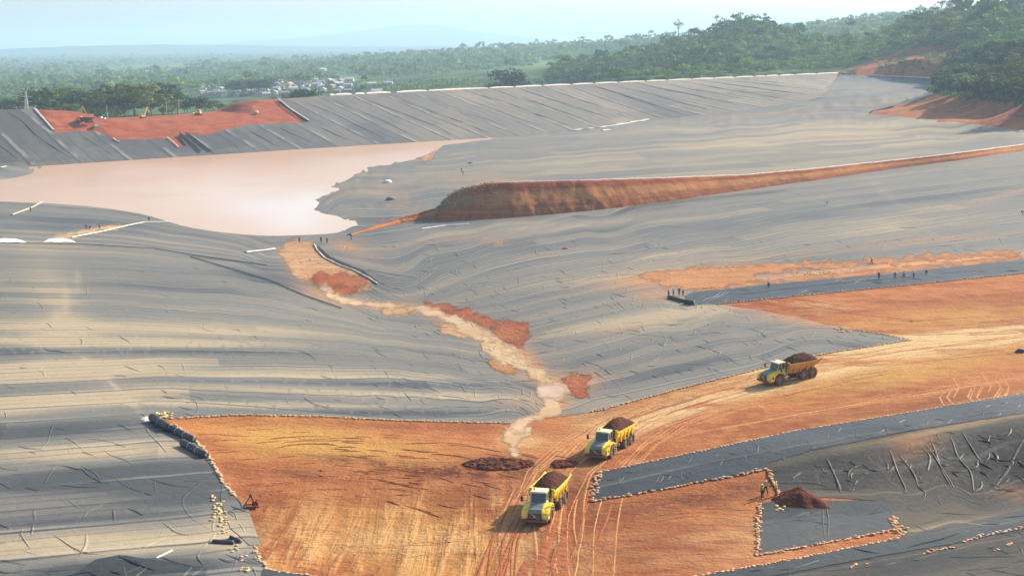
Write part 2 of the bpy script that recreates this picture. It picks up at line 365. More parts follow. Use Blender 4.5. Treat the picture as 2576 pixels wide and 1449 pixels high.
# ------------------------------------------------------------------ draped sheets
def resample(poly, step, jit=0., closed=True, seed=0):
    out = []; k = len(poly); ph = seed*1.37
    rs = random.Random(seed)
    for i in range(k if closed else k-1):
        a, b = np.array(poly[i], float), np.array(poly[(i+1) % k], float)
        L = np.hypot(*(b-a)); m = max(1, int(L/step))
        nn = np.array([-(b-a)[1], (b-a)[0]])/max(L, 1e-6)
        for q in range(m):
            f = q/m; p = a+(b-a)*f
            if jit and q: p = p+nn*jit*(rs.uniform(-.6, .6)+.7*math.sin(len(out)*.9+ph)+.5*math.sin(len(out)*.31+ph))
            out.append(p)
    if not closed: out.append(np.array(poly[-1], float))
    return np.array(out)
def cdt(poly, sx, sy):
    x0, y0 = poly.min(0); x1, y1 = poly.max(0)
    gx, gy = np.meshgrid(np.arange(x0+sx*.5, x1, sx), np.arange(y0+sy*.5, y1, sy))
    gx[1::2] += sx*.5; gx = gx.ravel(); gy = gy.ravel()
    gx = gx+rng.uniform(-.12, .12, gx.shape)*sx
    m = inside(gx, gy, poly.tolist())
    # keep clear of the outline
    gp = np.stack([gx[m], gy[m]], -1)
    if len(gp):
        keep = np.ones(len(gp), bool)
        for a, b in zip(poly, np.roll(poly, -1, 0)):
            ab = b-a; L2 = max((ab**2).sum(), 1e-9)
            tt = np.clip(((gp-a)@ab)/L2, 0, 1)
            dd = gp-(a+tt[:, None]*ab)
            keep &= (dd[:, 0]/sx)**2+(dd[:, 1]/sy)**2 > .12
        gp = gp[keep]
    pts2 = np.concatenate([poly, gp]) if len(gp) else poly
    k = len(poly)
    vs, es, fs, *_ = delaunay_2d_cdt([Vector(p) for p in pts2], [(i, (i+1) % k) for i in range(k)], [], 1, 1e-4)
    tri = []
    for f in fs: tri += [(f[0], f[i], f[i+1]) for i in range(1, len(f)-1)]
    return np.array([tuple(v) for v in vs]), np.array(tri)
def lift(P, off):
    D = np.hypot(P[:, 0], P[:, 1]); P = P.copy(); P[:, 2] += off*(.5+D*.0024); return P
def face_up(P, tri):
    a, b, c = P[tri[:, 0]], P[tri[:, 1]], P[tri[:, 2]]
    nz = np.cross(b-a, c-a)
    view = np.array([0, 0, CAMZ])-a
    fl = (nz*view).sum(-1) < 0
    tri = tri.copy(); tri[fl] = tri[fl][:, ::-1]; return tri
def sheet(name, poly, mat, off=.06, sx=14, sy=8, step=12, jit=0., seed=0, attrs=None, surf=None, extra=None, parent=None, dome=0., rim=0.):
    pl = resample(poly, step, jit, True, seed)
    v2, tri = cdt(pl, sx, sy)
    P = (surf or U)(v2[:, 0], v2[:, 1]); P = lift(P, off) if surf is None else P
    if dome or rim:
        # thickness: the middle stands higher than the rim
        dmin = np.full(len(v2), 1e9)
        for a, b in zip(pl, np.roll(pl, -1, 0)):
            ab = b-a; tt = np.clip(((v2-a)@ab)/max((ab**2).sum(), 1e-9), 0, 1)
            dmin = np.minimum(dmin, np.hypot(*(v2-(a+tt[:, None]*ab)).T))
        P[:, 2] += dome*np.minimum(1, dmin/25.)*(1 if dome > 3 else 1+.9*(rng.random(len(P))-.5))
    A = attrs(v2[:, 0], v2[:, 1], P) if attrs else {}
    if rim: A['rim'] = np.clip(dmin/rim, 0, 1)
    tri = face_up(P, tri)
    if extra:
        for eV, eT, eA in extra:
            tri = np.concatenate([tri, eT+len(P)]); P = np.concatenate([P, eV])
            A = {k: np.concatenate([A[k], eA[k]]) for k in A}
    return mesh_np(name, P, tri, mat, parent, A, smooth=True)

# stripe field of the liner: guide curves along the welded seams
GC = [[(-300,640),(0,632),(300,640),(600,668),(800,705),(960,780)], [(-300,760),(0,760),(300,765),(600,790),(800,812),(1000,842),(1200,868)],
      [(-300,905),(0,893),(400,882),(700,885),(1000,900),(1250,930)], [(-300,1012),(0,1000),(400,980),(800,998),(1100,1010),(1330,1018)],
      [(-300,1150),(0,1128),(300,1105),(420,1095)], [(-300,1265),(0,1240),(300,1215),(560,1195)], [(-300,1420),(0,1390),(300,1362),(640,1330)], [(-300,1640),(300,1560),(700,1530)]]
GR = [([(1380,1030),(1600,985),(1900,920),(2100,870)], (300,982)), ([(1420,950),(1700,880),(2000,820)], (300,884)), ([(1280,866),(1500,818),(1800,752)], (300,765)),
      ([(1050,790),(1300,742),(1700,668),(2200,595),(2576,545),(2950,500)], (300,640)), ([(930,672),(1224,610),(1600,548),(2000,497),(2576,430),(2950,385)], (300,590)),
      ([(1740,757),(2100,715),(2576,668),(2950,630)], (300,715)), ([(900,470),(1100,455),(1400,432),(2000,398),(2576,340),(2950,300)], (300,520)), ([(1100,400),(1300,385),(1700,352),(2000,325),(2400,312)], (300,480)),
      ([(1300,350),(1700,312),(2000,287),(2180,283)], (300,455)), ([(1750,296),(1950,275),(2150,250),(2340,212)], (300,440)), ([(1900,268),(2100,240),(2300,204)], (300,432)),
      ([(0,540),(300,560),(560,600),(690,640)], (300,560)), ([(900,612),(1200,565),(1500,528)], (300,565)), ([(850,520),(1000,512),(1100,500)], (300,538)),
      ([(1500,1225),(1800,1160),(2200,1090),(2576,1030),(2950,970)], (700,1225)), ([(1950,1245),(2300,1245),(2576,1240),(2950,1235)], (700,1330)), ([(1900,1330),(2250,1285),(2576,1240)], (700,1390)),
      ([(1800,1480),(2250,1400),(2576,1345),(2950,1280)], (700,1500))]
gpx, gsv = [], []
for g in GC:
    s_ = U([max(0, g[0][0]+300)], [g[1][1]])[0][1]/7.0
    for p in resample(g, 90, closed=False): gpx.append(p); gsv.append(s_)
for g, a in GR:
    s_ = U([a[0]], [a[1]])[0][1]/7.0
    for p in resample(g, 110, closed=False): gpx.append(p); gsv.append(s_)
gpx = np.array(gpx)/100.; gsv = np.array(gsv)
def rbf(px, py):
    q = np.stack([px, py], -1)/100.; o = np.zeros(len(q)); wsum = np.zeros(len(q))
    return q
_n = len(gpx); _A = np.zeros((_n+3, _n+3)); _A[:_n, :_n] = phi(((gpx[:, None]-gpx[None])**2).sum(-1))+np.eye(_n)*.02
_A[:_n, _n] = 1; _A[:_n, _n+1:] = gpx; _A[_n, :_n] = 1; _A[_n+1:, :_n] = gpx.T
_s = np.linalg.solve(_A, np.concatenate([gsv, [0, 0, 0]]))
def SV(px, py):
    q = np.stack([px, py], -1)/100.; o = _s[_n]+q@_s[_n+1:]
    for i in range(_n): o = o+_s[i]*phi(((q-gpx[i])**2).sum(-1))
    return o
L_DUST = [(250,828,520,20,1,.7),(250,862,560,13,1,.9),(150,930,300,30,-4,.75),(750,950,420,14,1,.6),(800,985,480,11,2,.8),(700,1020,460,9,1,.85),(120,1010,280,20,-5,.9),(230,1138,280,26,-3,.85),(250,1372,340,26,-2,.9),(590,1340,60,60,20,.5),(300,1290,350,12,-3,.35),
          (1650,800,300,16,-9,.75),(1900,740,250,12,-6,.4),(1650,690,230,12,-7,.5),(1900,380,800,70,-4,.30),(2200,320,400,40,-4,.3),(1500,560,500,12,-5,.3),(2300,560,300,20,-5,.35),(1300,690,260,14,-10,.35),(2350,1085,420,12,-11,.8),(2400,1160,250,50,-8,.2),(2400,1330,220,16,-10,.5),(2100,1245,180,8,-2,.5),(150,620,300,10,2,.3),(150,760,150,60,60,.35),(120,870,60,60,0,.3)]
L_RUST = [(1700,700,160,15,-5,1.5),(2050,692,330,9,-5,1.2),(2400,655,260,9,-5,1.5),(1640,745,60,12,0,.7),(2060,812,130,14,6,.8),(1460,965,55,26,-10,.8),(1350,1010,90,22,0,.35),(1950,790,110,8,8,.5),(1250,612,30,5,0,.9),(870,622,25,5,0,.8),(2000,640,400,7,-5,.35),(2380,600,120,6,-4,.5),(1300,905,70,40,40,.4),(1560,830,120,8,-12,.35),(2500,500,140,7,-14,.4),(1230,450,130,9,-3,.3),(1000,500,60,25,30,.25),(900,640,60,20,20,.3),(1900,290,260,5,-4,.35),(2300,1120,60,30,-10,.6),(2560,1240,60,18,0,.4)]
L_DUST += [(195,705,8,30,0,.3),(165,760,8,40,0,.3),(142,815,8,34,0,.35),(160,855,16,10,0,.3),(215,905,60,5,52,.4),(290,975,70,5,46,.4),(350,1030,50,5,46,.4),(1660,640,160,9,-6,.4),(2230,490,40,8,40,.3),(2330,520,160,8,-4,.4)]
L_RUST += [(820,745,60,10,20,.7),(1000,775,110,9,5,.8),(1120,800,90,14,20,.8),(1230,850,80,22,35,.8),(1330,915,70,24,45,.8),(1400,1000,60,30,90,.8),(1330,1060,60,14,-20,.8),(760,680,70,30,50,.5),(1180,600,160,6,-4,.3),(870,610,60,8,0,.4)]
L_DARK = [(450,722,300,26,3,.55),(720,690,180,30,10,.45),(480,882,420,9,0,.9),(80,885,140,10,0,.8),(120,1085,320,28,-4,.95),(280,1205,340,38,-4,1.0),(450,1240,180,40,-5,.6),(250,1300,320,14,-3,.5),(1150,975,260,13,2,.6),(850,962,500,8,1,.7),(1000,1038,420,10,1,.75),(2150,880,200,22,-8,.5),(1750,920,260,20,-14,.4),(1900,560,500,22,-5,.35),(2300,500,300,26,-6,.35),(1250,760,240,20,-10,.35),(1850,700,40,40,0,.0),(2250,1165,330,45,-8,.7),(2540,1170,120,70,-20,.9),(2300,1420,330,30,-9,.45),(200,560,280,20,3,.35),(2250,195,120,14,0,.3),(950,560,80,30,0,.4),(330,1440,230,30,-3,1.6),(1700,520,400,12,-6,.3)]
def liner_attrs(px, py, P):
    return dict(sv=SV(px, py), su=P[:, 0]+.25*P[:, 1], dust=blob(px, py, L_DUST), rust=blob(px, py, L_RUST), dark=blob(px, py, L_DARK))
def liner_mat(name, base_dust=.25, c_dark=(.062, .067, .068), c_mid=(.155, .153, .140), c_dust=(.345, .285, .195), seam=.75, spec=.12, rough=.72):
    t = Mt(name, rough, spec); sv, su = t.attr('sv'), t.attr('su'); P = t.pos()
    wob = t.math('MULTIPLY', t.math('SUBTRACT', t.noise(t.xyz(t.math('MULTIPLY', su, .03), sv), 1., 3.), .5), .14)
    s2 = t.math('ADD', sv, wob)
    pid = t.math('FLOOR', s2); fr = t.math('FRACT', s2)
    seg = t.white(t.math('ADD', pid, t.math('MULTIPLY', t.math('FLOOR', t.math('ADD', t.math('MULTIPLY', su, .011), t.math('MULTIPLY', t.white(t.math('ADD', pid, 31.7)), 5.))), 17.3)))
    streak = t.noise(t.xyz(t.math('MULTIPLY', su, .045), t.math('MULTIPLY', sv, 4.2)), 1., 6., .68)
    streak2 = t.noise(t.xyz(t.math('MULTIPLY', su, .012), t.math('MULTIPLY', sv, .9), 5.), 1., 5., .6)
    cloud = t.noise(P, .022, 5., .6)
    dust = t.math('ADD', t.attr('dust'), base_dust)
    d = t.math('MULTIPLY_ADD', t.math('SUBTRACT', streak, .5), .75, dust)
    d = t.math('MULTIPLY_ADD', t.math('SUBTRACT', seg, .5), .42, d)
    d = t.math('MULTIPLY_ADD', t.math('SUBTRACT', cloud, .5), .55, d)
    d = t.math('MULTIPLY_ADD', t.math('SUBTRACT', streak2, .5), .25, d)
    d = t.math('SUBTRACT', d, t.math('MULTIPLY', t.attr('dark'), .75))
    c = t.mix(t.rng(d, -.35, .22), c_dark, c_mid)
    c = t.mix(t.rng(d, .15, .95), c, c_dust)
    hf = t.math('ABSOLUTE', t.math('SUBTRACT', t.math('FRACT', t.math('MULTIPLY', s2, 3.)), .5))
    c = t.mix(t.math('MULTIPLY', t.rng(hf, .40, .47), t.rng(t.noise(t.xyz(t.math('MULTIPLY', su, .02), t.math('MULTIPLY', t.math('FLOOR', t.math('MULTIPLY', s2, 3.)), 5.3)), 1., 2.), .42, .56, 0, .55)), c, (.055, .058, .06))
    ru = t.math('MULTIPLY', t.attr('rust'), t.rng(streak, .28, .6), clamp=True)
    c = t.mix(ru, c, (.46, .215, .085))
    # welded seams and the fold beside them
    sm_ = t.math('ABSOLUTE', t.math('SUBTRACT', fr, .5))
    on = t.rng(t.noise(t.xyz(t.math('MULTIPLY', su, .03), t.math('MULTIPLY', pid, 3.7)), 1., 2.), .42, .58)
    line = t.math('MULTIPLY', t.rng(sm_, .445, .485), on)
    c = t.mix(t.math('MULTIPLY', line, seam), c, (.045, .05, .055))
    lite = t.math('MULTIPLY', t.rng(t.math('ABSOLUTE', t.math('SUBTRACT', fr, .09)), .07, .02), on)
    c = t.mix(t.math('MULTIPLY', lite, seam*.35), c, (.46, .43, .37))
    t.color(c)
    fine = t.noise(t.xyz(t.math('MULTIPLY', su, .35), t.math('MULTIPLY', sv, 5.)), 1., 5., .6)
    fold = t.noise(P, .45, 4., .6, 1.2)
    h = t.math('ADD', t.math('MULTIPLY', fine, .5), t.math('ADD', t.math('MULTIPLY', fold, .55), t.math('MULTIPLY', t.math('SUBTRACT', 1., sm_), .35)))
    t.bump(h, .6, .35)
    t.put(t.b.inputs['Roughness'], t.rng(d, -.3, .6, rough*.8, .95))
    return t.m
LINER = liner_mat('liner', .20)
DARKLINER = liner_mat('new_liner', -.16, (.034, .040, .044), (.068, .075, .078), (.20, .17, .12), .4, .1, .65)
DITCHLINER = liner_mat('ditch_liner', .05, (.030, .030, .028), (.080, .073, .060), (.27, .205, .125), .3, .08, .65)

# wrinkles: narrow tent-shaped folds standing on a sheet
def curve(l, step=7):
    """smooth a hand-noted line into a wavering curve"""
    l = np.array(l, float)
    if len(l) > 2:
        P_ = np.concatenate([[2*l[0]-l[1]], l, [2*l[-1]-l[-2]]]); out = []
        for i in range(1, len(P_)-2):
            m = max(2, int(np.hypot(*(P_[i+1]-P_[i]))/step))
            for k in range(m):
                t = k/m; a, b, c, d = P_[i-1:i+3]
                out.append(.5*(2*b+(c-a)*t+(2*a-5*b+4*c-d)*t*t+(3*b-a-3*c+d)*t**3))
        out.append(l[-1]); r = np.array(out)
    else: r = resample(l, step, closed=False)
    k = np.arange(len(r)); ph = rng.random()*6; w = rng.uniform(.6, 1.7)
    r[:, 0] += w*np.sin(k*.55+ph)*(len(r) > 4); r[:, 1] += .5*w*np.cos(k*.41+ph)*(len(r) > 4); return r
def folds(lines, wid, hgt, off, attrs, surf=None):
    Vs, Ts, n0, xs, ys = [], [], 0, [], []
    cv = [curve(l) for l in lines]; allp = np.concatenate(cv)
    P = lift((surf or U)(allp[:, 0], allp[:, 1]), off) if surf is None else surf(allp[:, 0], allp[:, 1])
    k = 0
    for q in cv:
        m = len(q); p = P[k:k+m]; k += m
        if m < 2: continue
        tn = np.gradient(p[:, :2], axis=0); tn /= np.maximum(np.hypot(tn[:, 0], tn[:, 1]), 1e-6)[:, None]
        nn = np.stack([-tn[:, 1], tn[:, 0], np.zeros(m)], -1)
        env = np.sin(np.linspace(.12, PI-.12, m))**.6*(.8+.35*np.sin(np.arange(m)*.7+rng.random()*6)*rng.random())
        wv = wid*(.7+.6*rng.random())*(.5+.5*env); hv = hgt*(.6+.8*rng.random())*env
        for f_, z_ in ((-.5, -.05), (-.22, .72), (0., 1.), (.22, .72), (.5, -.05)):
            v = p+nn*(f_*wv)[:, None]; v[:, 2] += z_*hv-(.04 if z_ < 0 else 0); Vs.append(v); xs.append(q[:, 0]); ys.append(q[:, 1])
        i = np.arange(m-1)
        for r_ in range(4):
            A_, B_ = n0+r_*m+i, n0+(r_+1)*m+i
            Ts.append(np.stack([A_, A_+1, B_+1], -1)); Ts.append(np.stack([A_, B_+1, B_], -1))
        n0 += 5*m
    V_ = np.concatenate(Vs); T_ = np.concatenate(Ts); xs = np.concatenate(xs); ys = np.concatenate(ys)
    return V_, face_up(V_, T_), attrs(xs, ys, V_)
def rand_folds(poly, nn, lmin, lmax, angs, kink=.5, zone=None, sc=True):
    out = []; poly_a = np.array(poly); x0, y0 = poly_a.min(0); x1, y1 = poly_a.max(0); tries = 0
    while len(out) < nn and tries < nn*60:
        tries += 1
        x, y = random.uniform(x0, x1), random.uniform(y0, y1)
        k = (y-100)/1200. if sc else 1.
        if zone and not zone(x, y): continue
        L = random.uniform(lmin, lmax)*max(.35, k); a = math.radians(random.choice(angs)+random.gauss(0, 12))
        p = [(x, y)]
        for s_ in range(random.choice((1, 2, 2, 3))):
            a += random.gauss(0, kink)
            x += math.cos(a)*L/2; y += math.sin(a)*L/2*.6; p.append((x, y))
        xs = np.array([q[0] for q in p]); ys = np.array([q[1] for q in p])
        if inside(xs, ys, poly).all(): out.append(p)
    return out

# the main lined basin
def zr(x, y): return 900 < x and 600 < y < 1040
wr = rand_folds(MAIN, 620, 22, 48, (38, 38, 42, -50, 95), .18, zr)
wr += rand_folds(MAIN, 150, 40, 120, (35, 45, -40, 60, 5, 95), .3, lambda x, y: y > 1060 and x < 680)
wr += rand_folds(MAIN, 130, 30, 70, (35, 45, 5, 60), .4, lambda x, y: 640 < y < 1060 and x < 1350)
wr += rand_folds(MAIN, 80, 120, 260, (-10, -12, -8), .08, lambda x, y: x > 900 and 560 < y < 1040)
wr += [[(900,1048),(1000,1035),(1120,1026),(1240,1024)],[(420,1036),(560,1046),(640,1040),(760,1027)],[(372,1068),(370,1085),(400,1115),(420,1140)],[(500,1142),(530,1170),(552,1200)],[(300,1400),(400,1360),(450,1335)],[(60,1330),(55,1345),(75,1380)],[(465,1210),(500,1215),(460,1255),(470,1290),(520,1330)]]
main = sheet('lined_basin', MAIN, LINER, .05, 15, 8, 14, .8, 1, liner_attrs, extra=[folds(wr, .46, .085, .05, liner_attrs)])
tag(main, kind='structure')

# ------------------------------------------------------------------ dam
cr = [(-700,313,25),(-300,293,25),(0,280,25),(85,278,25),(100,279,25),(150,281,25),(190,283,24.2),(225,297,22.5),(262,304,21.4),(400,298,21.2),(500,293,21.2),(590,284,21.6),(612,266,24),(640,256,25),(700,253,25),(850,243,25),(1000,236,25),(1290,221,25),(1640,207,25),(1900,196,25),(2113,187,25)]
# crest line is straight in plan: put every crest station on it
def on_crest(px, py, z):
    p = at_z(px, py, float(z)); s = (p[:2]-crestA[:2])@cd_; return s
cs = []
for px, py, z in cr:
    # solve station where the vertical plane of the crest line meets the ray
    d = rays(np.array(px), np.array(py)); h = crestA[:2]
    # (t*d - h).nrm = 0
    t_ = (h@nrm)/(d[:2]@nrm); p = np.array([0, 0, CAMZ])+d*t_
    cs.append(((p[:2]-h)@cd_, p[2]))
cs = np.array(cs)
stn = np.unique(np.concatenate([np.linspace(cs[0, 0], CL-1, 260), cs[:, 0]]))
stn = stn[stn <= CL-1]
hz_ = np.interp(stn, cs[:, 0], cs[:, 1])
full = 25.0
slope = slope_at(stn)
rowz = [0, .02, .1, .2, .3, .4, .5, .6, .7, .8, .9, 1.0]
DV, m_ = [], len(stn)
def dam_pt(s, q, z): return (crestA[0]+cd_[0]*s+nin[0]*q, crestA[1]+cd_[1]*s+nin[1]*q, z)
for s, h, sl_ in zip(stn, hz_, slope):
    low = -4.0
    prof = [(-60, -14), (-12-2*(25-h), h-.1), (-7-(25-h)*1.0, h+.35), (-1.2-(25-h)*1.0, h+.3)]
    drop = (25-h)
    for f in rowz:
        z = h+(low-h)*f
        prof.append(((25-z)*sl_*1.0, z))
    DV += [dam_pt(s, q, z) for q, z in prof]
k_ = 4+len(rowz)
DV = np.array(DV)
nz_ = rng.normal(0, 1, len(DV))*0.08
DV[:, 2] += np.where(DV[:, 2] > -1, nz_, 0)
DQ = np.array([(i*k_+j, i*k_+j+1, (i+1)*k_+j+1, (i+1)*k_+j) for i in range(m_-1) for j in range(k_-1)])
def dirt_mat(name, a, b, c, streak=(.08, .08, .6)):
    t = Mt(name, .95, .1); P = t.pos()
    n1 = t.noise(P, .12, 5., .6); n2 = t.noise(t.sc(P, streak), 1., 5., .65); n3 = t.noise(P, 1.1, 4., .6)
    cc = t.mix(t.rng(n1, .35, .65), a, b); cc = t.mix(t.rng(n2, .5, .68, 0, .7), cc, c); cc = t.mix(t.rng(n3, .55, .75, 0, .35), cc, tuple(x*.6 for x in a))
    t.color(cc); t.bump(t.math('ADD', n3, t.math('MULTIPLY', n2, .8)), .7, .5); return t.m
REDDIRT = dirt_mat('red_earth', (.28, .070, .030), (.36, .105, .045), (.18, .045, .022))
dam = mesh_np('dam', DV, DQ, REDDIRT, smooth=False)
tag(dam, 'long red earth dam crossing the valley behind the muddy pond', 'dam')
bvD = BVHTree.FromPolygons([tuple(v) for v in DV], [tuple(map(int, f)) for f in DQ])
def UD(px, py):
    d = rays(np.asarray(px, float), np.asarray(py, float)); o = Vector((0, 0, CAMZ)); out = []
    for q in d:
        v = Vector(q).normalized(); h = bvD.ray_cast(o, v)
        if h[0] is None: h = bvD.find_nearest(o+v*480.*KY)
        nn = h[1]; nn = nn if nn.dot(v) < 0 else -nn
        out.append(tuple(h[0]+nn*(.2+.0009*h[0].length)))
    return np.array(out)
def dam_attrs(px, py, P):
    s = (P[:, :2]-crestA[:2])@cd_; q = (P[:, :2]-crestA[:2])@nin
    # panels hang down the slope and run askew along it
    return dict(sv=(s-q*(.30*s/CL))/24.0, su=q*2.2+3., dust=.15+.35*np.clip((s-250)/400., 0, 1)+blob(px, py, [(1150,300,60,60,60,.3)]), rust=0*s, dark=.55*np.clip(1-(s-120)/300., 0, 1))
def clean_attrs(px, py, P):
    a = liner_attrs(px, py, P); a['rust'] = a['rust']*.12; a['dust'] = a['dust']*.3; return a
DAMLINER = liner_mat('dam_liner', .12, (.088, .089, .088), (.160, .151, .136), (.26, .225, .18), .85, .1, .75)
DL1 = [(-600,308),(-300,294),(0,281.5),(84,279.5),(100,295),(140,337),(160,338),(190,334),(248,336),(285,353),(300,356),(420,353),(448,376),(470,371),(447,344),(455,343),(490,343),(530,342),(545,336),(620,318),(680,316),(778,310.5),(698,254.2),(850,244.2),(1000,237.2),(1290,222.2),(1640,208.2),(1900,197.2),(2108,188.5),(2098,212),(2066,250),(1950,282),(1640,322),(1280,360),(800,384),(480,400),(100,425),(-600,478)]
dfold = []
for i in range(60):
    s = 40+i*23.0+random.uniform(-2, 2)
    if s > CL*.88: break
    sl_ = float(np.interp(s, stn, slope)); pts_ = []
    for z in np.linspace(24.2, max(1.0, float(np.interp(s, ts[:, 0], ts[:, 2]))+1.5), 7):
        q = (25-z)*sl_; p = np.array(dam_pt(s+q*(.08+.30*s/CL)+1.2*math.sin(z*.35+i), q, z)); x, y, _ = project(p); pts_.append((float(x), float(y)))
    pts_ = [p for p in pts_ if inside(np.array([p[0]]), np.array([p[1]]), DL1)[0]]
    if len(pts_) > 2: dfold.append(pts_)
dl = sheet('dam_liner', DL1, DAMLINER, 0, 20, 9, 10, .6, 2, dam_attrs, surf=UD, extra=[folds(dfold, .9, .30, .0, dam_attrs, UD)])
tag(dl, 'grey liner of hanging panels covering the inner slope of the dam', 'liner')
# ------------------------------------------------------------------ pond and stream
def water_mat(name, base, silt, rough=.12, spec=.5, sc=.01):
    t = Mt(name, rough, spec); P = t.pos()
    n = t.noise(P, sc, 3., .5); n2 = t.noise(t.sc(P, (.02, .16, 1)), 1., 4., .6)
    c = t.mix(t.rng(n, .38, .64), base, silt); c = t.mix(t.rng(n2, .52, .75, 0, .35), c, silt)
    t.color(t.mix(t.attr('sky_glint'), c, (.60, .52, .47)) if name == 'pond_water' else c)  # pond only: whitish sky reflection mixed into the base colour
    t.bump(t.noise(t.sc(P, (.25, .5, 1)), 1., 3.), .05, .1)
    return t.m
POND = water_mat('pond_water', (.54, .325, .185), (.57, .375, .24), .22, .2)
PONDP = [(-450,590),(-450,428),(100,395),(800,350),(1280,330),(1330,343),(1150,400),(960,450),(870,520),(930,600),(800,604),(745,606),(700,640),(560,615),(300,580)]
def at0(px, py): return at_z(px, py, 0.0)
pond = sheet('pond_water', PONDP, POND, 0, 22, 12, 30, 0, 3, lambda x, y, P: dict(sky_glint=blob(x, y, [(680,520,140,34,2,.7),(740,565,95,30,0,.6),(790,505,60,28,0,.5)])), surf=at0)  # blobs place the painted sky glint on the water
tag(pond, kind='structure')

MUD = dirt_mat('tan_mud', (.36, .20, .10), (.45, .28, .15), (.22, .095, .045), (.16, .4, .5))
REDMUD = dirt_mat('red_mud', (.25, .068, .030), (.33, .115, .05), (.17, .045, .022), (.3, .15, .5))
CREAM = water_mat('stream_water', (.44, .285, .15), (.50, .35, .205), .6, .12, .2)
PINKW = water_mat('puddle_water', (.44, .29, .20), (.50, .36, .27), .5, .15, .3)
SAND = dirt_mat('pale_silt', (.43, .295, .16), (.49, .36, .215), (.35, .21, .10), (.3, .3, .5))
def ragged(m, scale=.16):
    """thin wash that breaks up towards its rim"""
    t = Mt.__new__(Mt); t.m = m; t.nt = m.node_tree; t.b = t.nt.nodes['Principled BSDF']
    P = t.pos(); n = t.noise(P, scale, 8., .72)
    a = t.rng(t.math('ADD', t.attr('rim'), t.math('MULTIPLY', t.math('SUBTRACT', n, .5), 2.3)), .0, .58)
    a = t.math('MULTIPLY', a, t.rng(t.attr('rim'), .0, .35)); t.put(t.b.inputs['Alpha'], a); return m
DONE = set()
def layer(name, poly, mat, off, jit=3., seed=0, sx=9, sy=6, step=7, dome=0., rim=26.):
    if mat.name not in DONE: ragged(mat); DONE.add(mat.name)
    poly = np.array(poly, float); c = poly.mean(0)
    g = []
    for i, p_ in enumerate(poly):      # a little wider: the rim breaks up
        a_, b_ = poly[i-1], poly[(i+1) % len(poly)]; n_ = np.array([(b_-a_)[1], -(b_-a_)[0]]); n_ /= max(np.hypot(*n_), 1e-6)
        area = sum(poly[k-1][0]*poly[k][1]-poly[k][0]*poly[k-1][1] for k in range(len(poly)))
        g.append(p_+n_*(9 if area > 0 else -9))
    o = sheet(name, g, mat, .065+off*.3, sx, sy, step, jit, seed, dome=dome, rim=rim); return tag(o, kind='structure')
layer('mud_flat', [(700,636),(722,612),(748,603),(775,610),(795,622),(820,650),(870,678),(915,695),(945,716),(925,732),(880,742),(845,746),(815,735),(790,712),(765,706),(735,690),(722,665)], MUD, .08, 3, 11)
layer('mud_flat', [(770,708),(800,690),(860,686),(915,700),(935,714),(900,735),(850,745),(838,728),(800,716)], REDMUD, .11, 4, 12)
layer('mud_flat', [(1040,772),(1075,757),(1110,768),(1150,776),(1200,790),(1260,808),(1335,820),(1340,850),(1310,872),(1275,858),(1230,828),(1170,806),(1120,790)], REDMUD, .09, 5, 13)
layer('mud_flat', [(930,768),(1000,772),(1060,790),(1030,796),(970,790)], MUD, .08, 4, 14)
layer('mud_flat', [(1075,815),(1130,808),(1180,835),(1215,850),(1160,850),(1110,838)], MUD, .08, 4, 15)
layer('mud_flat', [(1228,908),(1260,905),(1300,930),(1305,945),(1270,940),(1240,928)], dirt_mat('brown_mud', (.33, .16, .06), (.38, .20, .085), (.25, .10, .042)), .13, 2, 16)
layer('mud_flat', [(1400,948),(1440,938),(1480,940),(1490,960),(1475,985),(1485,1000),(1440,1000),(1425,975)], REDMUD, .1, 6, 17)
layer('mud_flat', [(1345,985),(1362,978),(1370,992),(1352,1000)], MUD, .16, 2, 18)
STREAM = [(800,712),(830,716),(838,740),(880,752),(960,764),(1060,770),(1115,786),(1160,803),(1215,830),(1262,862),(1300,882),(1320,905),(1365,935),(1400,960),(1425,972),(1432,990),(1405,1012),(1410,1030),(1420,1042),(1370,1052),(1330,1062),(1320,1080),(1330,1095),(1275,1085),(1300,1060),(1355,1040),(1370,1015),(1350,985),(1350,960),(1310,930),(1268,905),(1240,890),(1215,875),(1205,858),(1160,836),(1125,812),(1090,794),(1040,780),(940,774),(870,766),(830,752)]
s_ = layer('stream', STREAM, CREAM, .12, 3, 19, 7, 5, 6)
layer('silt_bank', [(1205,842),(1262,868),(1300,888),(1330,920),(1390,950),(1400,968),(1360,968),(1330,945),(1290,925),(1245,903),(1210,880)], SAND, .15, 4, 20, 7, 5, 6)
layer('puddle', [(1352,975),(1385,968),(1420,976),(1428,990),(1400,1002),(1362,1004),(1346,995)], PINKW, .18, 2, 21, 7, 5, 6)
layer('puddle', [(795,722),(820,716),(832,732),(815,742)], PINKW, .17, 2, 22, 7, 5, 6)
layer('puddle', [(1258,1108),(1275,1076),(1295,1066),(1312,1078),(1335,1078),(1342,1092),(1318,1105),(1300,1128),(1322,1148),(1290,1146),(1270,1138),(1280,1120)], CREAM, .06, 4, 23, 7, 5, 6)
layer('silt_bank', [(1040,402),(1060,388),(1100,384),(1092,398),(1070,408)], MUD, .15, 2, 24)

ORANGE = dirt_mat('orange_wash', (.38, .165, .066), (.44, .22, .10), (.32, .12, .05), (.06, .25, .5))
layer('soil_wash', [(1585,694),(1640,683),(1760,675),(1900,668),(2070,660),(2300,646),(2576,632),(2576,640),(2300,658),(2060,676),(1905,690),(1960,700),(1860,714),(1720,732),(1690,720),(1640,707)], ORANGE, .06, 4, 25)
layer('soil_wash', [(1730,738),(1900,712),(2100,690),(2300,672),(2576,645),(2576,652),(2300,681),(2000,708),(1750,735)], ORANGE, .06, 2, 26)
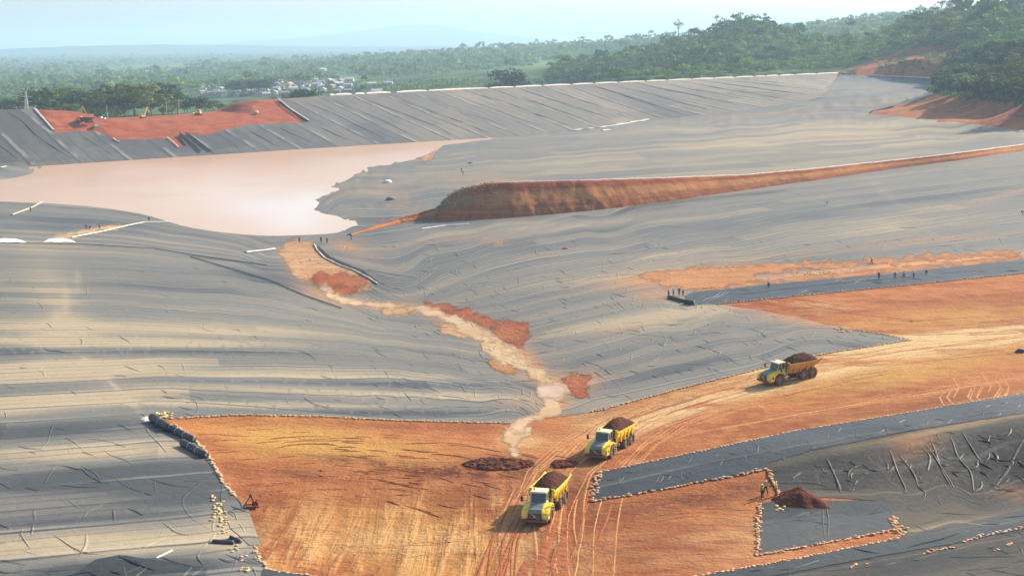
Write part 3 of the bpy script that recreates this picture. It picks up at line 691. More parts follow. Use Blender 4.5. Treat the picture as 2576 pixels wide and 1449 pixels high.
# ------------------------------------------------------------------ middle earth bank
tb = [(885,592,884,588),(960,574,958,566),(1010,562,1008,551),(1060,556,1062,537),(1085,557,1092,522),(1110,558,1130,500),(1160,555,1172,476),(1230,552,1240,464),(1300,548,1310,460),(1400,539,1405,457.5),(1500,530,1502,455),(1600,518,1600,452),(1700,505,1700,449),(1800,490,1800,445),(1900,476,1895,441),(1960,467,1955,435),(2050,455,2040,427),(2200,433,2190,411),(2300,419,2292,400),(2400,406,2392,388.5),(2576,381,2570,366),(2760,356,2752,340),(2950,330,2945,313)]
tb = np.array(tb, float)
tq = np.linspace(0, len(tb)-1, 330)
ipl = lambda c: np.interp(tq, np.arange(len(tb)), tb[:, c])
B0 = U(ipl(0), ipl(1)); tpx, tpy = ipl(2), ipl(3)
tg = np.gradient(B0[:, :2], axis=0); tg = np.stack([np.convolve(np.pad(tg[:, i], 12, 'edge'), np.ones(25)/25, 'valid') for i in (0, 1)], -1)
tg /= np.hypot(tg[:, 0], tg[:, 1])[:, None]; into = np.stack([-tg[:, 1], tg[:, 0]], -1)
into *= np.sign(into[:, 1])[:, None]
BV = []; hts = []
for i in range(len(tq)):
    lo, hi = 0., 16.
    for _ in range(26):
        h = (lo+hi)/2; p = B0[i]+np.array([into[i, 0]*h*.85, into[i, 1]*h*.85, h])
        _, y, _ = project(p)
        if y > tpy[i]: lo = h
        else: hi = h
    hts.append(h)
hts = np.convolve(np.pad(hts, 2, 'edge'), np.ones(5)/5, 'valid')
NRW = 15
for i in range(len(tq)):
    h = hts[i]; rowv = []
    gul = 0.
    for j in range(NRW):
        f = j/(NRW-1)
        # undercut, rilled foot and a bench two thirds up
        run = (.62*f + .23*max(0, f-.45)/.55*(1 if f > .45 else 0))*h
        run = .85*h*(f**1.0)
        zz = h*(f if f > .4 else f*1.08)
        rill = (mnoise.noise(Vector((i*.23, f*2, 0)))*.8+mnoise.noise(Vector((i*.71, f*3, 7)))*.6+.25*rng.random())*(.085*h)*(1.15-f)*(f > .03)
        rowv.append(B0[i]+np.array([into[i, 0]*(run+rill-gul*(1-f)), into[i, 1]*(run+rill-gul*(1-f)), zz-(.3 if j == 0 else 0)+rng.normal(0, .05)]))
    tp = rowv[-1]
    w_ = min(3.5, .5*h)
    b1 = tp+np.array([into[i, 0]*w_, into[i, 1]*w_, .05])
    hb = max(0., b1[2]-T(b1[0:1], b1[1:2])[0])
    b2 = b1+np.array([into[i, 0]*(hb*3+2), into[i, 1]*(hb*3+2), 0]); b2[2] = T(b2[0:1], b2[1:2])[0]-.6
    rowv += [b1, b2]; BV += rowv
BV = np.array(BV); nb = NRW+2
BQ = np.array([(i*nb+j, (i+1)*nb+j, (i+1)*nb+j+1, i*nb+j+1) for i in range(len(tq)-1) for j in range(nb-1)])
t = Mt('bank_earth', .95, .1); P = t.pos(); hgt = t.attr('lev')
n1 = t.noise(P, .25, 5., .6); n2 = t.noise(t.sc(P, (.05, .05, 1.3)), 1., 5., .6); n3 = t.noise(t.sc(P, (.7, .7, .3)), 1., 6., .7)
lv = t.math('ADD', hgt, t.math('MULTIPLY', t.math('SUBTRACT', n1, .5), .35))
cc = t.mix(t.rng(lv, .38, .52), (.30, .105, .045), (.42, .185, .066))
cc = t.mix(t.rng(lv, .66, .82), cc, (.29, .078, .037))
cc = t.mix(t.rng(n2, .48, .66, 0, .6), cc, (.45, .20, .078))
cc = t.mix(t.math('MULTIPLY', t.rng(n3, .52, .62), t.rng(lv, .42, .20)), cc, (.24, .085, .04))
cc = t.mix(t.rng(hgt, 1.2, 1.6), cc, (.25, .22, .18))
cc = t.mix(t.math('MULTIPLY', t.attr('grav'), t.rng(n1, .3, .55)), cc, (.25, .175, .095))
t.color(cc); t.bump(t.math('ADD', n1, n3), .6, .5)
lev = np.tile(np.concatenate([np.linspace(0, 1, NRW), [1.3, 2.0]]), len(tq))
qq = np.repeat(tq, nb)
grav = np.clip(1-np.abs(qq-5.0)/1.9, 0, 1)*(np.tile(np.concatenate([np.linspace(0, 1, NRW), [1.2, 1.2]]), len(tq)) > .55)*1.3
bank = mesh_np('earth_bank', BV, BQ, t.m, attrs=dict(lev=lev, grav=grav))
tag(bank, 'long red earth bank with an eroded cut face crossing the lined basin', 'earth bank')
tops = BV.reshape(len(tq), nb, 3)[:, NRW-1]; backs = BV.reshape(len(tq), nb, 3)[:, NRW]
# boulders spilled over the nose of the bank
def rock_mesh(s, seed, flatten=.7):
    bm = bmesh.new(); bmesh.ops.create_icosphere(bm, subdivisions=2, radius=s)
    for v in bm.verts:
        k = 1+.35*mnoise.noise(v.co*(1.6/s)+Vector((seed*7.1, 0, 0))); v.co *= k; v.co.z *= flatten
    return bm
def ribbon(name, P, wid, hgt, mat, taper=True, parent=None):
    """low rounded ridge along 3d points"""
    P = np.asarray(P, float); m = len(P); tn = np.gradient(P[:, :2], axis=0); tn /= np.maximum(np.hypot(tn[:, 0], tn[:, 1]), 1e-6)[:, None]
    nn = np.stack([-tn[:, 1], tn[:, 0], np.zeros(m)], -1); wid = np.broadcast_to(wid, m); hgt = np.broadcast_to(hgt, m)
    prof = [(-.5, -.15), (-.38, .7), (0, 1), (.38, .7), (.5, -.15)]
    V_ = np.concatenate([P+nn*(a*wid)[:, None]+np.stack([np.zeros(m), np.zeros(m), b*hgt], -1) for a, b in prof])
    Q_ = [(k*m+i, k*m+i+1, (k+1)*m+i+1, (k+1)*m+i) for k in range(4) for i in range(m-1)]
    return mesh_np(name, V_, np.array(Q_), mat, parent, smooth=True)
WHITE = flat('white_geotextile', (.62, .58, .52), .9, .1, dirt=(.45, .33, .25), ds=.4)
WHITEW = flat('white_fabric', (.66, .65, .62), .9, .1, dirt=(.50, .45, .39), ds=.6)
k0 = int(np.searchsorted(tq, 7.6))
rb = ribbon('geotextile_strip', (tops+backs)[k0:]/2+np.array([0, 0, .02]), np.interp(np.arange(k0, len(tq)), [k0, len(tq)-1], [.7, 1.3]), .18, WHITE)
tag(rb, 'long white geotextile strip running along the top of the red earth bank', 'geotextile strip')

# ------------------------------------------------------------------ loose liner sheets on the cut
def lsheet(name, poly, mat, label, off, nf=0, fz=(25, 60), angs=(5, -10, 40), fw_=.34, fh=.14, sx=13, sy=8, dome=0., zone=None, kind=None, extra_lines=(), seed=0, jit=.6, kink=.4):
    ls = rand_folds(poly, nf, fz[0], fz[1], angs, kink, zone) if nf else []
    ls += list(extra_lines)
    ex = [folds(ls, fw_, fh, off, clean_attrs)] if ls else None
    o = sheet(name, poly, mat, off, sx, sy, 10, jit, seed, clean_attrs, extra=ex, dome=dome)
    if kind: tag(o, kind=kind)
    else: tag(o, label, 'liner')
    return o
STRIP = liner_mat('strip_liner', -.45, (.030, .038, .044), (.060, .069, .076), (.21, .18, .14), .5, .12, .6)
lsheet('liner_sheet', [(1728,756),(1722,746),(1748,736),(2000,711),(2300,684),(2576,654),(2950,612),(2950,648),(2576,688),(2300,716),(2000,746),(1800,766),(1745,767)], STRIP,
       'narrow dark new liner strip the four workers are standing on above the orange cut', .12, 26, (40, 90), (-6, -8), .25, .08, extra_lines=[[(1800,747),(2100,716),(2300,697),(2570,672)]], seed=31)
ditch = lambda x, y: (1250-(x-1950)*.02 > y > 1195-(x-1900)*.2) and x > 1960
le = rand_folds(LOWER, 130, 24, 80, (58, 65, 70, 75, 40, 20, -30), .7, ditch)
le += [[(2390,1100),(2410,1150),(2440,1190),(2450,1235)],[(2260,1145),(2290,1180),(2310,1225)],[(2080,1155),(2100,1200),(2115,1240)],[(2235,1130),(2255,1180),(2280,1240)],[(2000,1210),(2060,1200),(2110,1190)],[(2330,1120),(2370,1180),(2400,1230)],[(2575,1100),(2545,1160),(2500,1230)],[(2480,1150),(2530,1160),(2580,1150)],[(1960,1215),(2040,1215),(2080,1225)],[(1990,1235),(2060,1228),(2150,1236)],[(2340,1095),(2352,1140),(2372,1190),(2395,1232)],[(2420,1085),(2445,1130),(2470,1165)]]
lf = rand_folds(LOWER, 60, 60, 200, (-8, -10, -6), .1, lambda x, y: y > 1275 and x > 1850) + rand_folds(LOWER, 60, 30, 60, (40, 60, 20), .4, lambda x, y: y > 1255 and x > 2000)
lf += rand_folds(LOWER, 150, 14, 30, (95, 85, -8), .1, lambda x, y: y < 1290-(x-1490)*.29 and y < 1225) + [[(1500,1222),(1800,1160),(2100,1108),(2576,1032)],[(1760,1190),(2000,1140),(2300,1080),(2576,1040)],[(2100,1395),(2300,1352),(2576,1298)],[(1900,1440),(2200,1425),(2576,1340)]]
lo = sheet('liner_sheet', LOWER, DITCHLINER, .06, 12, 7, 10, .6, 32, liner_attrs, extra=[folds(le, .5, .11, .06, liner_attrs), folds(lf, .4, .07, .06, liner_attrs)])
tag(lo, 'broad wrinkled dusty liner lining the ditch in the lower right corner', 'liner')
STRIP2 = liner_mat('strip_liner_b', -.2, (.032, .039, .044), (.064, .072, .077), (.20, .175, .14), .35, .15, .6)
lsheet('liner_sheet', [(1492,1261),(1506,1191),(1700,1150),(2000,1086),(2300,1038),(2576,991),(2950,929),(2950,985),(2576,1040),(2300,1083),(2060,1130),(1931,1165),(1930,1180),(1700,1225)], STRIP2,
       'dark blue-grey liner strip edged with sandbags on both sides below the haul road', .12, 110, (14, 30), (95, 85, -10, -12), .22, .05, extra_lines=[[(1500,1232),(1700,1185),(1900,1146),(2200,1092),(2576,1026)]], seed=33, kink=.2)
lsheet('liner_sheet', [(1912,1266),(1990,1258),(2240,1262),(2254,1300),(2262,1332),(2100,1361),(1906,1397)], DARKLINER,
       'dark flat liner panel framed by sandbags in front of the soil heap', .10, 9, (60, 150), (-8, -10, -6), .26, .07, extra_lines=[[(2064,1262),(2070,1300),(2074,1362)],[(2078,1262),(2082,1300),(2084,1358)],[(2232,1270),(2250,1300)]], seed=34, kink=.06)
lsheet('liner_sheet', [(1760,1452),(2000,1409),(2272,1352),(2400,1322),(2576,1283),(2950,1200),(2950,1262),(2576,1330),(2400,1368),(2200,1402),(1950,1449),(1700,1500),(1500,1545),(1400,1545)], DARKLINER,
       'dark liner strip along the bottom right edge of the orange cut', .12, 16, (50, 120), (-10, -12, 20), .3, .12, seed=35, kink=.15)
lsheet('liner_sheet', [(-300,1520),(180,1449),(240,1408),(300,1396),(525,1428),(515,1449),(480,1520)], DARKLINER,
       'very dark clean liner patch at the bottom left edge of the picture', .08, 10, (60, 150), (-30, 60, 40), .4, .15, seed=36)
lsheet('liner_sheet', [(560,1215),(590,1250),(625,1280),(650,1371),(628,1373),(580,1330),(555,1262)], liner_mat('dusty_patch', .35), 'pale dusty liner flap ending at the orange cut beside the yellow bag trail', .12, 4, (30, 60), (50, 5), .3, .1, seed=37)
lsheet('liner_sheet', [(664,1432),(700,1438),(800,1452),(960,1494),(1000,1600),(640,1600),(650,1470)], DARKLINER, 'small dark liner corner below the sandbags at the bottom edge', .14, 3, (30, 60), (5,), seed=38)

# ------------------------------------------------------------------ wheel tracks: shallow soil ridges pressed up by the trucks
TRKC = dirt_mat('track_soil', (.42, .185, .07), (.48, .25, .105), (.36, .14, .055), (.4, .4, .5))
TRKD = dirt_mat('track_soil_dark', (.28, .085, .035), (.33, .115, .046), (.21, .06, .026), (.4, .4, .5))
def track_set(name, guide, nlines, spread, mat, wid=(.35, .8), frac=(.25, .7), hgt=.05):
    g = resample(guide, 12, closed=False); P = U(g[:, 0], g[:, 1]); m = len(P)
    tn = np.gradient(P[:, :2], axis=0); tn /= np.maximum(np.hypot(tn[:, 0], tn[:, 1]), 1e-6)[:, None]; nn = np.stack([-tn[:, 1], tn[:, 0]], -1)
    Vs, Qs, n0 = [], [], 0
    for _ in range(nlines):
        L = max(5, int(m*random.uniform(*frac))); a = random.randint(0, max(0, m-L)); o_ = random.uniform(-1, 1)*spread
        q = P[a:a+L].copy(); n_ = nn[a:a+L]; k = len(q)
        if k < 4: continue
        w = random.uniform(*wid); dr = random.gauss(0, min(spread*.12, .035*L))
        off = o_+dr*np.linspace(-1, 1, k)+.3*np.sin(np.arange(k)*random.uniform(.1, .4)+random.random()*6)
        q[:, :2] += n_*off[:, None]; q[:, 2] = T(q[:, 0], q[:, 1])
        env = np.sin(np.linspace(.15, PI-.15, k))**.4
        for a_, b_ in ((-.5, -.03), (-.25, 1), (.25, .9), (.5, -.03)):
            v = q.copy(); v[:, :2] += n_*(a_*w*env)[:, None]; v[:, 2] += hgt*.55*b_*env*(.6+.8*rng.random(k)) + .005; Vs.append(v)
        for r_ in range(3):
            i = np.arange(k-1); Qs.append(np.stack([n0+r_*k+i, n0+r_*k+i+1, n0+(r_+1)*k+i+1, n0+(r_+1)*k+i], -1))
        n0 += 4*k
    o = mesh_np(name, np.concatenate(Vs), np.concatenate(Qs), mat); return tag(o, kind='structure')
HAUL = [(2950,800),(2576,862),(2300,895),(2060,935),(1900,975),(1750,1015),(1620,1062),(1530,1115),(1450,1190),(1420,1260),(1395,1340),(1370,1449),(1350,1560)]
track_set('wheel_tracks', HAUL, 46, 8.0, TRKC, (.14, .32), (.12, .5))
track_set('wheel_tracks', HAUL, 22, 8.0, TRKD, (.15, .35), (.08, .25))
track_set('wheel_tracks', [(2950,880),(2576,935),(2300,985),(2000,1030),(1700,1085),(1560,1130)], 6, 3.5, TRKC, (.2, .4), (.5, .95), .06)
track_set('wheel_tracks', [(1405,1230),(1370,1290),(1330,1360),(1310,1449),(1300,1560)], 14, 4.8, TRKD, (.2, .45), (.3, .8), .10)
track_set('wheel_tracks', [(1415,1230),(1400,1330),(1395,1449),(1390,1560)], 10, 4.2, TRKC, (.2, .4), (.3, .8), .10)
track_set('wheel_tracks', [(1430,1150),(1400,1200),(1320,1330),(1150,1380),(800,1400)], 6, 4.0, TRKC, (.2, .4), (.2, .6), .06)
track_set('wheel_tracks', [(1500,1290),(1700,1262),(1900,1240)], 10, 5.6, TRKD, (.2, .5), (.15, .4), .08)
track_set('wheel_tracks', [(460,1085),(700,1075),(1000,1085),(1250,1105)], 14, 5.6, TRKD, (.2, .4), (.06, .2), .08)
track_set('wheel_tracks', [(560,1190),(800,1165),(1100,1180),(1300,1230)], 90, 14, TRKD, (.2, .6), (.03, .12), .16)
track_set('wheel_tracks', [(2950,760),(2576,800),(2300,820),(2050,800),(1850,775)], 20, 14.4, TRKD, (.25, .5), (.08, .3), .07)
for q in range(6):
    x = 2370+q*33; track_set('wheel_tracks', [(x, 938), (x+22, 975), (x+8, 1000), (x+38, 1030)], 2, 1.3, TRKC, (.2, .35), (.5, .9), .05)
track_set('wheel_tracks', [(1405,1290),(1385,1340),(1365,1400),(1345,1470),(1330,1560)], 6, 4.0, TRKD, (.8, 1.5), (.4, .9), .10)
track_set('wheel_tracks', [(1440,1180),(1470,1150),(1560,1090),(1700,1035),(1900,985)], 8, 6.0, TRKD, (.5, 1.0), (.1, .4), .06)
# ------------------------------------------------------------------ vegetation
def leaf_mat(name, a, b, c):
    t = Mt(name, .75, .18); P = t.obj(); v = t.attr('lv')
    t.color(t.mix(t.rng(t.math('ADD', t.math('MULTIPLY', v, .7), t.math('MULTIPLY', t.rnd(), .3)), .2, .9), t.mix(t.rnd(), a, b), c))
    tl = t.nd('ShaderNodeBsdfTranslucent'); t.nt.links.new(t.b.inputs['Base Color'].links[0].from_socket, tl.inputs['Color'])
    mx = t.nd('ShaderNodeMixShader'); mx.inputs[0].default_value = .30; t.nt.links.new(t.b.outputs[0], mx.inputs[1]); t.nt.links.new(tl.outputs[0], mx.inputs[2])
    t.nt.links.new(mx.outputs[0], t.nt.nodes['Material Output'].inputs['Surface']); return t.m
LEAF = leaf_mat('leaves', (.038, .088, .016), (.070, .138, .022), (.185, .270, .046))
LEAFD = leaf_mat('dark_leaves', (.024, .052, .012), (.042, .080, .016), (.095, .150, .032))
LEAFO = leaf_mat('olive_leaves', (.054, .080, .016), (.078, .106, .020), (.180, .205, .042))
BARK = flat('bark', (.26, .22, .17), .9, .1, dirt=(.12, .10, .075), ds=.5)
BARKL = flat('pale_bark', (.50, .46, .38), .9, .1, dirt=(.30, .26, .20), ds=.5)
def leaf_cloud(r, clumps, per, size, up=.35):
    """quads in clumps: clumps = [(centre, radius)], normals lean outwards and up"""
    Vs, lv = [], []
    for c, R in clumps:
        k = per; d = r.normal(0, 1, (k, 3)); d /= np.linalg.norm(d, axis=1)[:, None]
        rad = R*r.uniform(.45, 1.05, k)**.6
        p = np.array(c)+d*rad[:, None]*np.array([1, 1, .72])
        nrm_ = d+r.normal(0, .55, (k, 3)); nrm_[:, 2] += up; nrm_ /= np.linalg.norm(nrm_, axis=1)[:, None]
        a = np.cross(nrm_, r.normal(0, 1, (k, 3))); a /= np.linalg.norm(a, axis=1)[:, None]; b = np.cross(nrm_, a)
        s = size*r.uniform(.55, 1.3, k)[:, None]; q = s*r.uniform(.5, 1., k)[:, None]
        Vs.append(np.stack([p-a*s-b*q*.3, p-b*q+a*s*.2, p+a*s+b*q*.25, p+b*q-a*s*.15], 1))
        lv.append(np.clip(np.repeat(r.uniform(.0, .75)+r.uniform(-.2, .3, k), 4), 0, 1))
    V_ = np.concatenate(Vs).reshape(-1, 3); return V_, np.concatenate(lv)
def limb(V_, F_, a, b, ra, rb, n=6):
    a, b = np.array(a, float), np.array(b, float); d = b-a; d /= max(np.linalg.norm(d), 1e-6)
    u = np.cross(d, [0, 0, 1.] if abs(d[2]) < .9 else [1., 0, 0]); u /= np.linalg.norm(u); w = np.cross(d, u); o = len(V_)
    for p, r_ in ((a, ra), (b, rb)):
        for k in range(n):
            t_ = 2*PI*k/n; V_.append(p+(u*math.cos(t_)+w*math.sin(t_))*r_)
    for k in range(n): F_.append((o+k, o+(k+1) % n, o+n+(k+1) % n, o+n+k))
def make_tree(name, h, crown, style, leaf, bark, seed, label, cat='tree', group=None, leafsize=.5, per=26):
    """h total height, crown = radius; trunk with limbs, crown of leaf clumps"""
    r = np.random.default_rng(seed); V_, F_ = [], []; cl = []
    if style == 'round': th, cz0, nz = h*.32, h*.62, .8
    elif style == 'umbrella': th, cz0, nz = h*.72, h*.86, .38
    elif style == 'emergent': th, cz0, nz = h*.60, h*.80, .5
    elif style == 'column': th, cz0, nz = h*.25, h*.58, 1.9
    else: th, cz0, nz = h*.12, h*.5, .8
    bend = r.normal(0, .02*h, 2); tr = max(.12, h*.020)
    pts_ = [np.array([0, 0, -.6]), np.array([bend[0]*.3, bend[1]*.3, th*.5]), np.array([bend[0], bend[1], th])]
    limb(V_, F_, pts_[0], pts_[1], tr*1.35, tr); limb(V_, F_, pts_[1], pts_[2], tr, tr*.75)
    nb_ = {'round': 13, 'umbrella': 9, 'emergent': 9, 'column': 10}.get(style, 6)
    for k in range(nb_):
        a = 2*PI*k/nb_+r.uniform(-.4, .4); q = crown*r.uniform(.35, .82)
        if style == 'column': q = crown*r.uniform(.1, .55)
        z = cz0+crown*nz*r.uniform(-.55, .62)*(1-.45*(q/crown)**2)
        e = np.array([bend[0]+q*math.cos(a), bend[1]+q*math.sin(a), min(z, h*.96)])
        m_ = (pts_[2]*.45+e*.55); m_[2] -= crown*.06
        limb(V_, F_, pts_[2]-np.array([0, 0, th*.12*r.random()]), m_, tr*.5, tr*.28, 5); limb(V_, F_, m_, e, tr*.28, tr*.1, 4)
        cl.append((e, crown*r.uniform(.26, .42)))
    if style == 'round': cl += [((bend[0]+r.normal(0, crown*.2), bend[1]+r.normal(0, crown*.2), h-crown*.4), crown*.42), ((bend[0], bend[1], cz0), crown*.45)]
    if style in ('umbrella', 'emergent'): cl.append(((bend[0], bend[1], h-crown*.25), crown*.3))
    root = empty(name)
    CV, lv = leaf_cloud(r, cl, per, leafsize)
    tr_o = mesh_np('trunk', np.array(V_), np.array(F_), bark, root, smooth=True)
    cr_o = mesh_np('crown', CV, np.arange(len(CV)).reshape(-1, 4), leaf, root, dict(lv=lv))
    tag(root, label, cat, group); return root
protos = {}
def proto(key, *a, **k):
    o = make_tree(*a, **k); protos[key] = o; o['_unused'] = 1; return o
proto('oak', 'broad_tree', 20, 9.5, 'round', LEAFO, BARK, 1, 'broad', leafsize=.62, per=70)
proto('oak2', 'broad_tree', 18, 8.5, 'round', LEAF, BARK, 2, 'broad', leafsize=.62, per=64)
proto('dark', 'broad_tree', 17, 8.0, 'round', LEAFD, BARK, 3, 'dark', leafsize=.6, per=64)
proto('bush', 'broad_tree', 10, 5.2, 'round', LEAF, BARK, 4, 'bushy', leafsize=.5, per=40)
proto('bush2', 'broad_tree', 9, 5.0, 'round', LEAFD, BARK, 5, 'bushy', leafsize=.5, per=40)
proto('bush3', 'broad_tree', 9.5, 4.8, 'round', LEAFO, BARK, 6, 'bushy', leafsize=.5, per=40)
proto('emer', 'emergent_tree', 34, 8.5, 'emergent', LEAFD, BARKL, 7, 'tall', leafsize=.7, per=26)
proto('emer2', 'emergent_tree', 24, 4.6, 'umbrella', LEAFD, BARKL, 8, 'tall', leafsize=.5, per=18)
proto('col', 'slender_tree', 12, 2.6, 'column', LEAF, BARKL, 9, 'slender', leafsize=.5, per=26)
used = set()
def put_tree(key, x, y, h, label, group=None, sx=1.):
    o = protos[key]; base = {'oak': 20, 'oak2': 18, 'dark': 17, 'bush': 10, 'bush2': 9, 'bush3': 9.5, 'emer': 34, 'emer2': 24, 'col': 12}[key]
    c = o if key not in used else copy_tree(o)
    if key in used: c['label'] = label
    used.add(key)
    s = h/base; c.location = (x, y, float(T(np.array([x]), np.array([y]))[0])-.15); c.scale = (s*sx, s*sx, s)
    c.rotation_euler = (0, 0, random.uniform(0, 6.28)); c['label'] = label; c['category'] = 'tree'
    if '_unused' in c: del c['_unused']
    if group: c['group'] = group
    elif 'group' in c: del c['group']
    return c
def crest_dist(px):
    d = rays(np.array(float(px)), np.array(250.)); t_ = (crestA[:2]@nrm)/(d[:2]@nrm); return t_*d[1]/KY
def tree_px(key, px, top, D, label, group=None, sx=1., hmin=7, hmax=45):
    if D < 720 and px < 2100: D = max(D*1.08, crest_dist(px)+18+(D % 40))
    p = at_d(px, top, float(D)); h = p[2]-float(T(p[0:1], p[1:2])[0]); h = min(max(h, hmin), hmax)
    return put_tree(key, p[0], p[1], h, label, group, sx)
# trees that stand out one by one
tree_px('oak', 335, 200, 470, 'largest broad olive-green tree rising behind the red gap in the dam, above the excavator', sx=1.9)
tree_px('oak2', 150, 209, 480, 'big rounded grey-green tree behind the left end of the red gap in the dam', sx=2.2)
tree_px('dark', 405, 203, 500, 'dark tree touching the right side of the large olive tree behind the dam gap', sx=1.3)
tree_px('dark', 497, 240, 500, 'dark round tree right behind the yellow machine on the lowered dam crest', sx=1.7)
tree_px('dark', 1290, 165, 650, 'lone dark spreading tree standing just behind the middle of the dam crest', sx=1.25)
tree_px('emer', 1707, 48, 950, 'tall emergent tree with bare trunk and ragged crown on the skyline left of the hilltop')
tree_px('emer2', 1805, 36, 1000, 'thin tall tree with a tiny crown on the skyline left of the hilltop')
tree_px('emer2', 1863, 28, 985, 'wispy thin tree standing on the very top of the green hill')
tree_px('emer', 2140, 44, 850, 'tall pale-trunked tree with a flat spreading crown between hill and right-hand ridge')
tree_px('dark', 2015, 52, 1000, 'dark tree in the saddle right of the green hilltop', sx=.8)
tree_px('dark', 1500, 138, 900, 'dark upright tree at the left foot of the green hill', sx=.9)
tree_px('emer2', 1930, 47, 980, 'small thin tree on the skyline just right of the green hilltop')
tree_px('dark', 1880, 130, 860, 'dark oval tree standing out in the middle of the green hillside', sx=.8)
tree_px('dark', 755, 221, 505, 'dark low tree just behind the dam crest right of the red gap', sx=1.8, hmin=10)
tree_px('emer', 78, 217, 520, 'dark tree beside the lattice pylon at the far left', sx=.7)
tree_px('dark', 1560, 128, 900, 'second dark tree on the left slope of the green hill', sx=.8)
gA = 'trees of the belt behind the left part of the dam'; lA = 'grey-green tree in the dense belt behind the lowered red part of the dam'
for i, (x, tp, D) in enumerate([(100,232,500),(120,222,540),(185,214,500),(205,228,470),(232,232,520),(250,248,480),(275,222,540),(300,214,510),(312,236,470),(365,214,500),(380,236,480),(430,222,540),(445,246,500),(462,252,520),(515,256,540),(535,250,560),(470,238,640),(560,262,560),(575,268,600),(30,238,620),(10,246,560),(50,262,640),(260,230,640),(225,222,680),(420,262,480),(590,276,520),(290,262,460),(240,262,460),(170,256,460),(120,262,450)]):
    tree_px(random.choice(('oak2', 'oak', 'dark', 'bush', 'bush3')), x, tp, D, lA, gA, random.uniform(1.3, 1.9))
gB = 'trees scattered through the village'; lB = 'green tree between the small houses of the village behind the dam'
for i in range(34):
    x = random.uniform(560, 960); D = random.uniform(640, 1250); p = at_d(x, 200, D)
    put_tree(random.choice(('dark', 'bush', 'bush2', 'oak2')), p[0], p[1], random.uniform(7, 13), lB, gB, random.uniform(.9, 1.3))
lB2 = 'dark tree of the large clump on the rise at the left edge of the village'
for x, tp in ((585,197),(605,190),(628,185),(650,188),(672,192),(640,200),(600,205)):
    tree_px('dark', x, tp, 960, lB2, 'trees of the dark clump beside the village', 1.2, 9, 20)
gC = 'trees on the near hill at the right edge'; lC = 'dense dark-green tree on the steep near hill at the right edge of the picture'
for i in range(90):
    px = random.uniform(2370, 2700); D = random.uniform(490, 600)
    p = at_d(px, 180, D); z = float(T(p[0:1], p[1:2])[0]); _, yy, _ = project(np.array([p[0], p[1], z]))
    if yy > 252-(max(0, 2430-px))*.25 or yy < 90: continue
    put_tree(random.choice(('bush', 'bush2', 'bush2', 'dark', 'bush3', 'col')), p[0], p[1], random.uniform(10, 17), lC, gC, random.uniform(1.1, 1.5))
for px, tp, D in ((2520,100,560),(2560,98,560),(2480,120,560),(2450,145,550),(2420,160,545),(2395,185,535),(2540,130,540),(2505,150,535),(2380,200,530),(2576,120,540),(2460,180,530),(2430,205,525),(2500,190,528),(2550,180,530),(2600,150,530),(2360,212,535)):
    tree_px(random.choice(('bush', 'bush3', 'bush2')), px, tp, D, lC, gC, 1.45, 9, 18)
for row, y_ in enumerate((250, 240, 226, 208, 186, 160)):
    for px in range(2372+row*6, 2660, 27):
        px_ = px+random.uniform(-8, 8); yb = y_-max(0, 2440-px_)*.16
        p = U([px_], [yb])[0]
        if p[1] > 700*KY: continue
        put_tree(random.choice(('bush', 'bush2', 'bush3', 'dark')), p[0], p[1], random.uniform(8, 14), lC, gC, random.uniform(1.1, 1.5))
gD = 'trees on the right-hand ridge'; lD = 'tall forest tree on the ridge in the upper right corner'
for i in range(64):
    px = random.uniform(2230, 2700); D = random.uniform(700, 880); p = at_d(px, 60, D); z = float(T(p[0:1], p[1:2])[0]); _, yy, _ = project(np.array([p[0], p[1], z]))
    if yy > 118+(px-2240)*.02: continue
    put_tree(random.choice(('oak', 'oak2', 'dark', 'bush', 'emer')), p[0], p[1], random.uniform(14, 26), lD, gD, random.uniform(1., 1.4))
gE = 'trees on the green hill'; lE = 'bushy tree growing on the slope of the green hill behind the dam'
for i in range(80):
    px = random.uniform(1420, 2250); D = random.uniform(680, 980); p = at_d(px, 120, D); _, yy, _ = project(np.array([p[0], p[1], float(T(p[0:1], p[1:2])[0])]))
    if px > 1980 and yy > 168: continue
    put_tree(random.choice(('bush', 'bush2', 'bush3', 'col', 'col', 'oak2')), p[0], p[1], random.uniform(8, 15), lE, gE, random.uniform(.9, 1.3))
for k in list(protos):
    if '_unused' in protos[k]: del protos[k]['_unused']

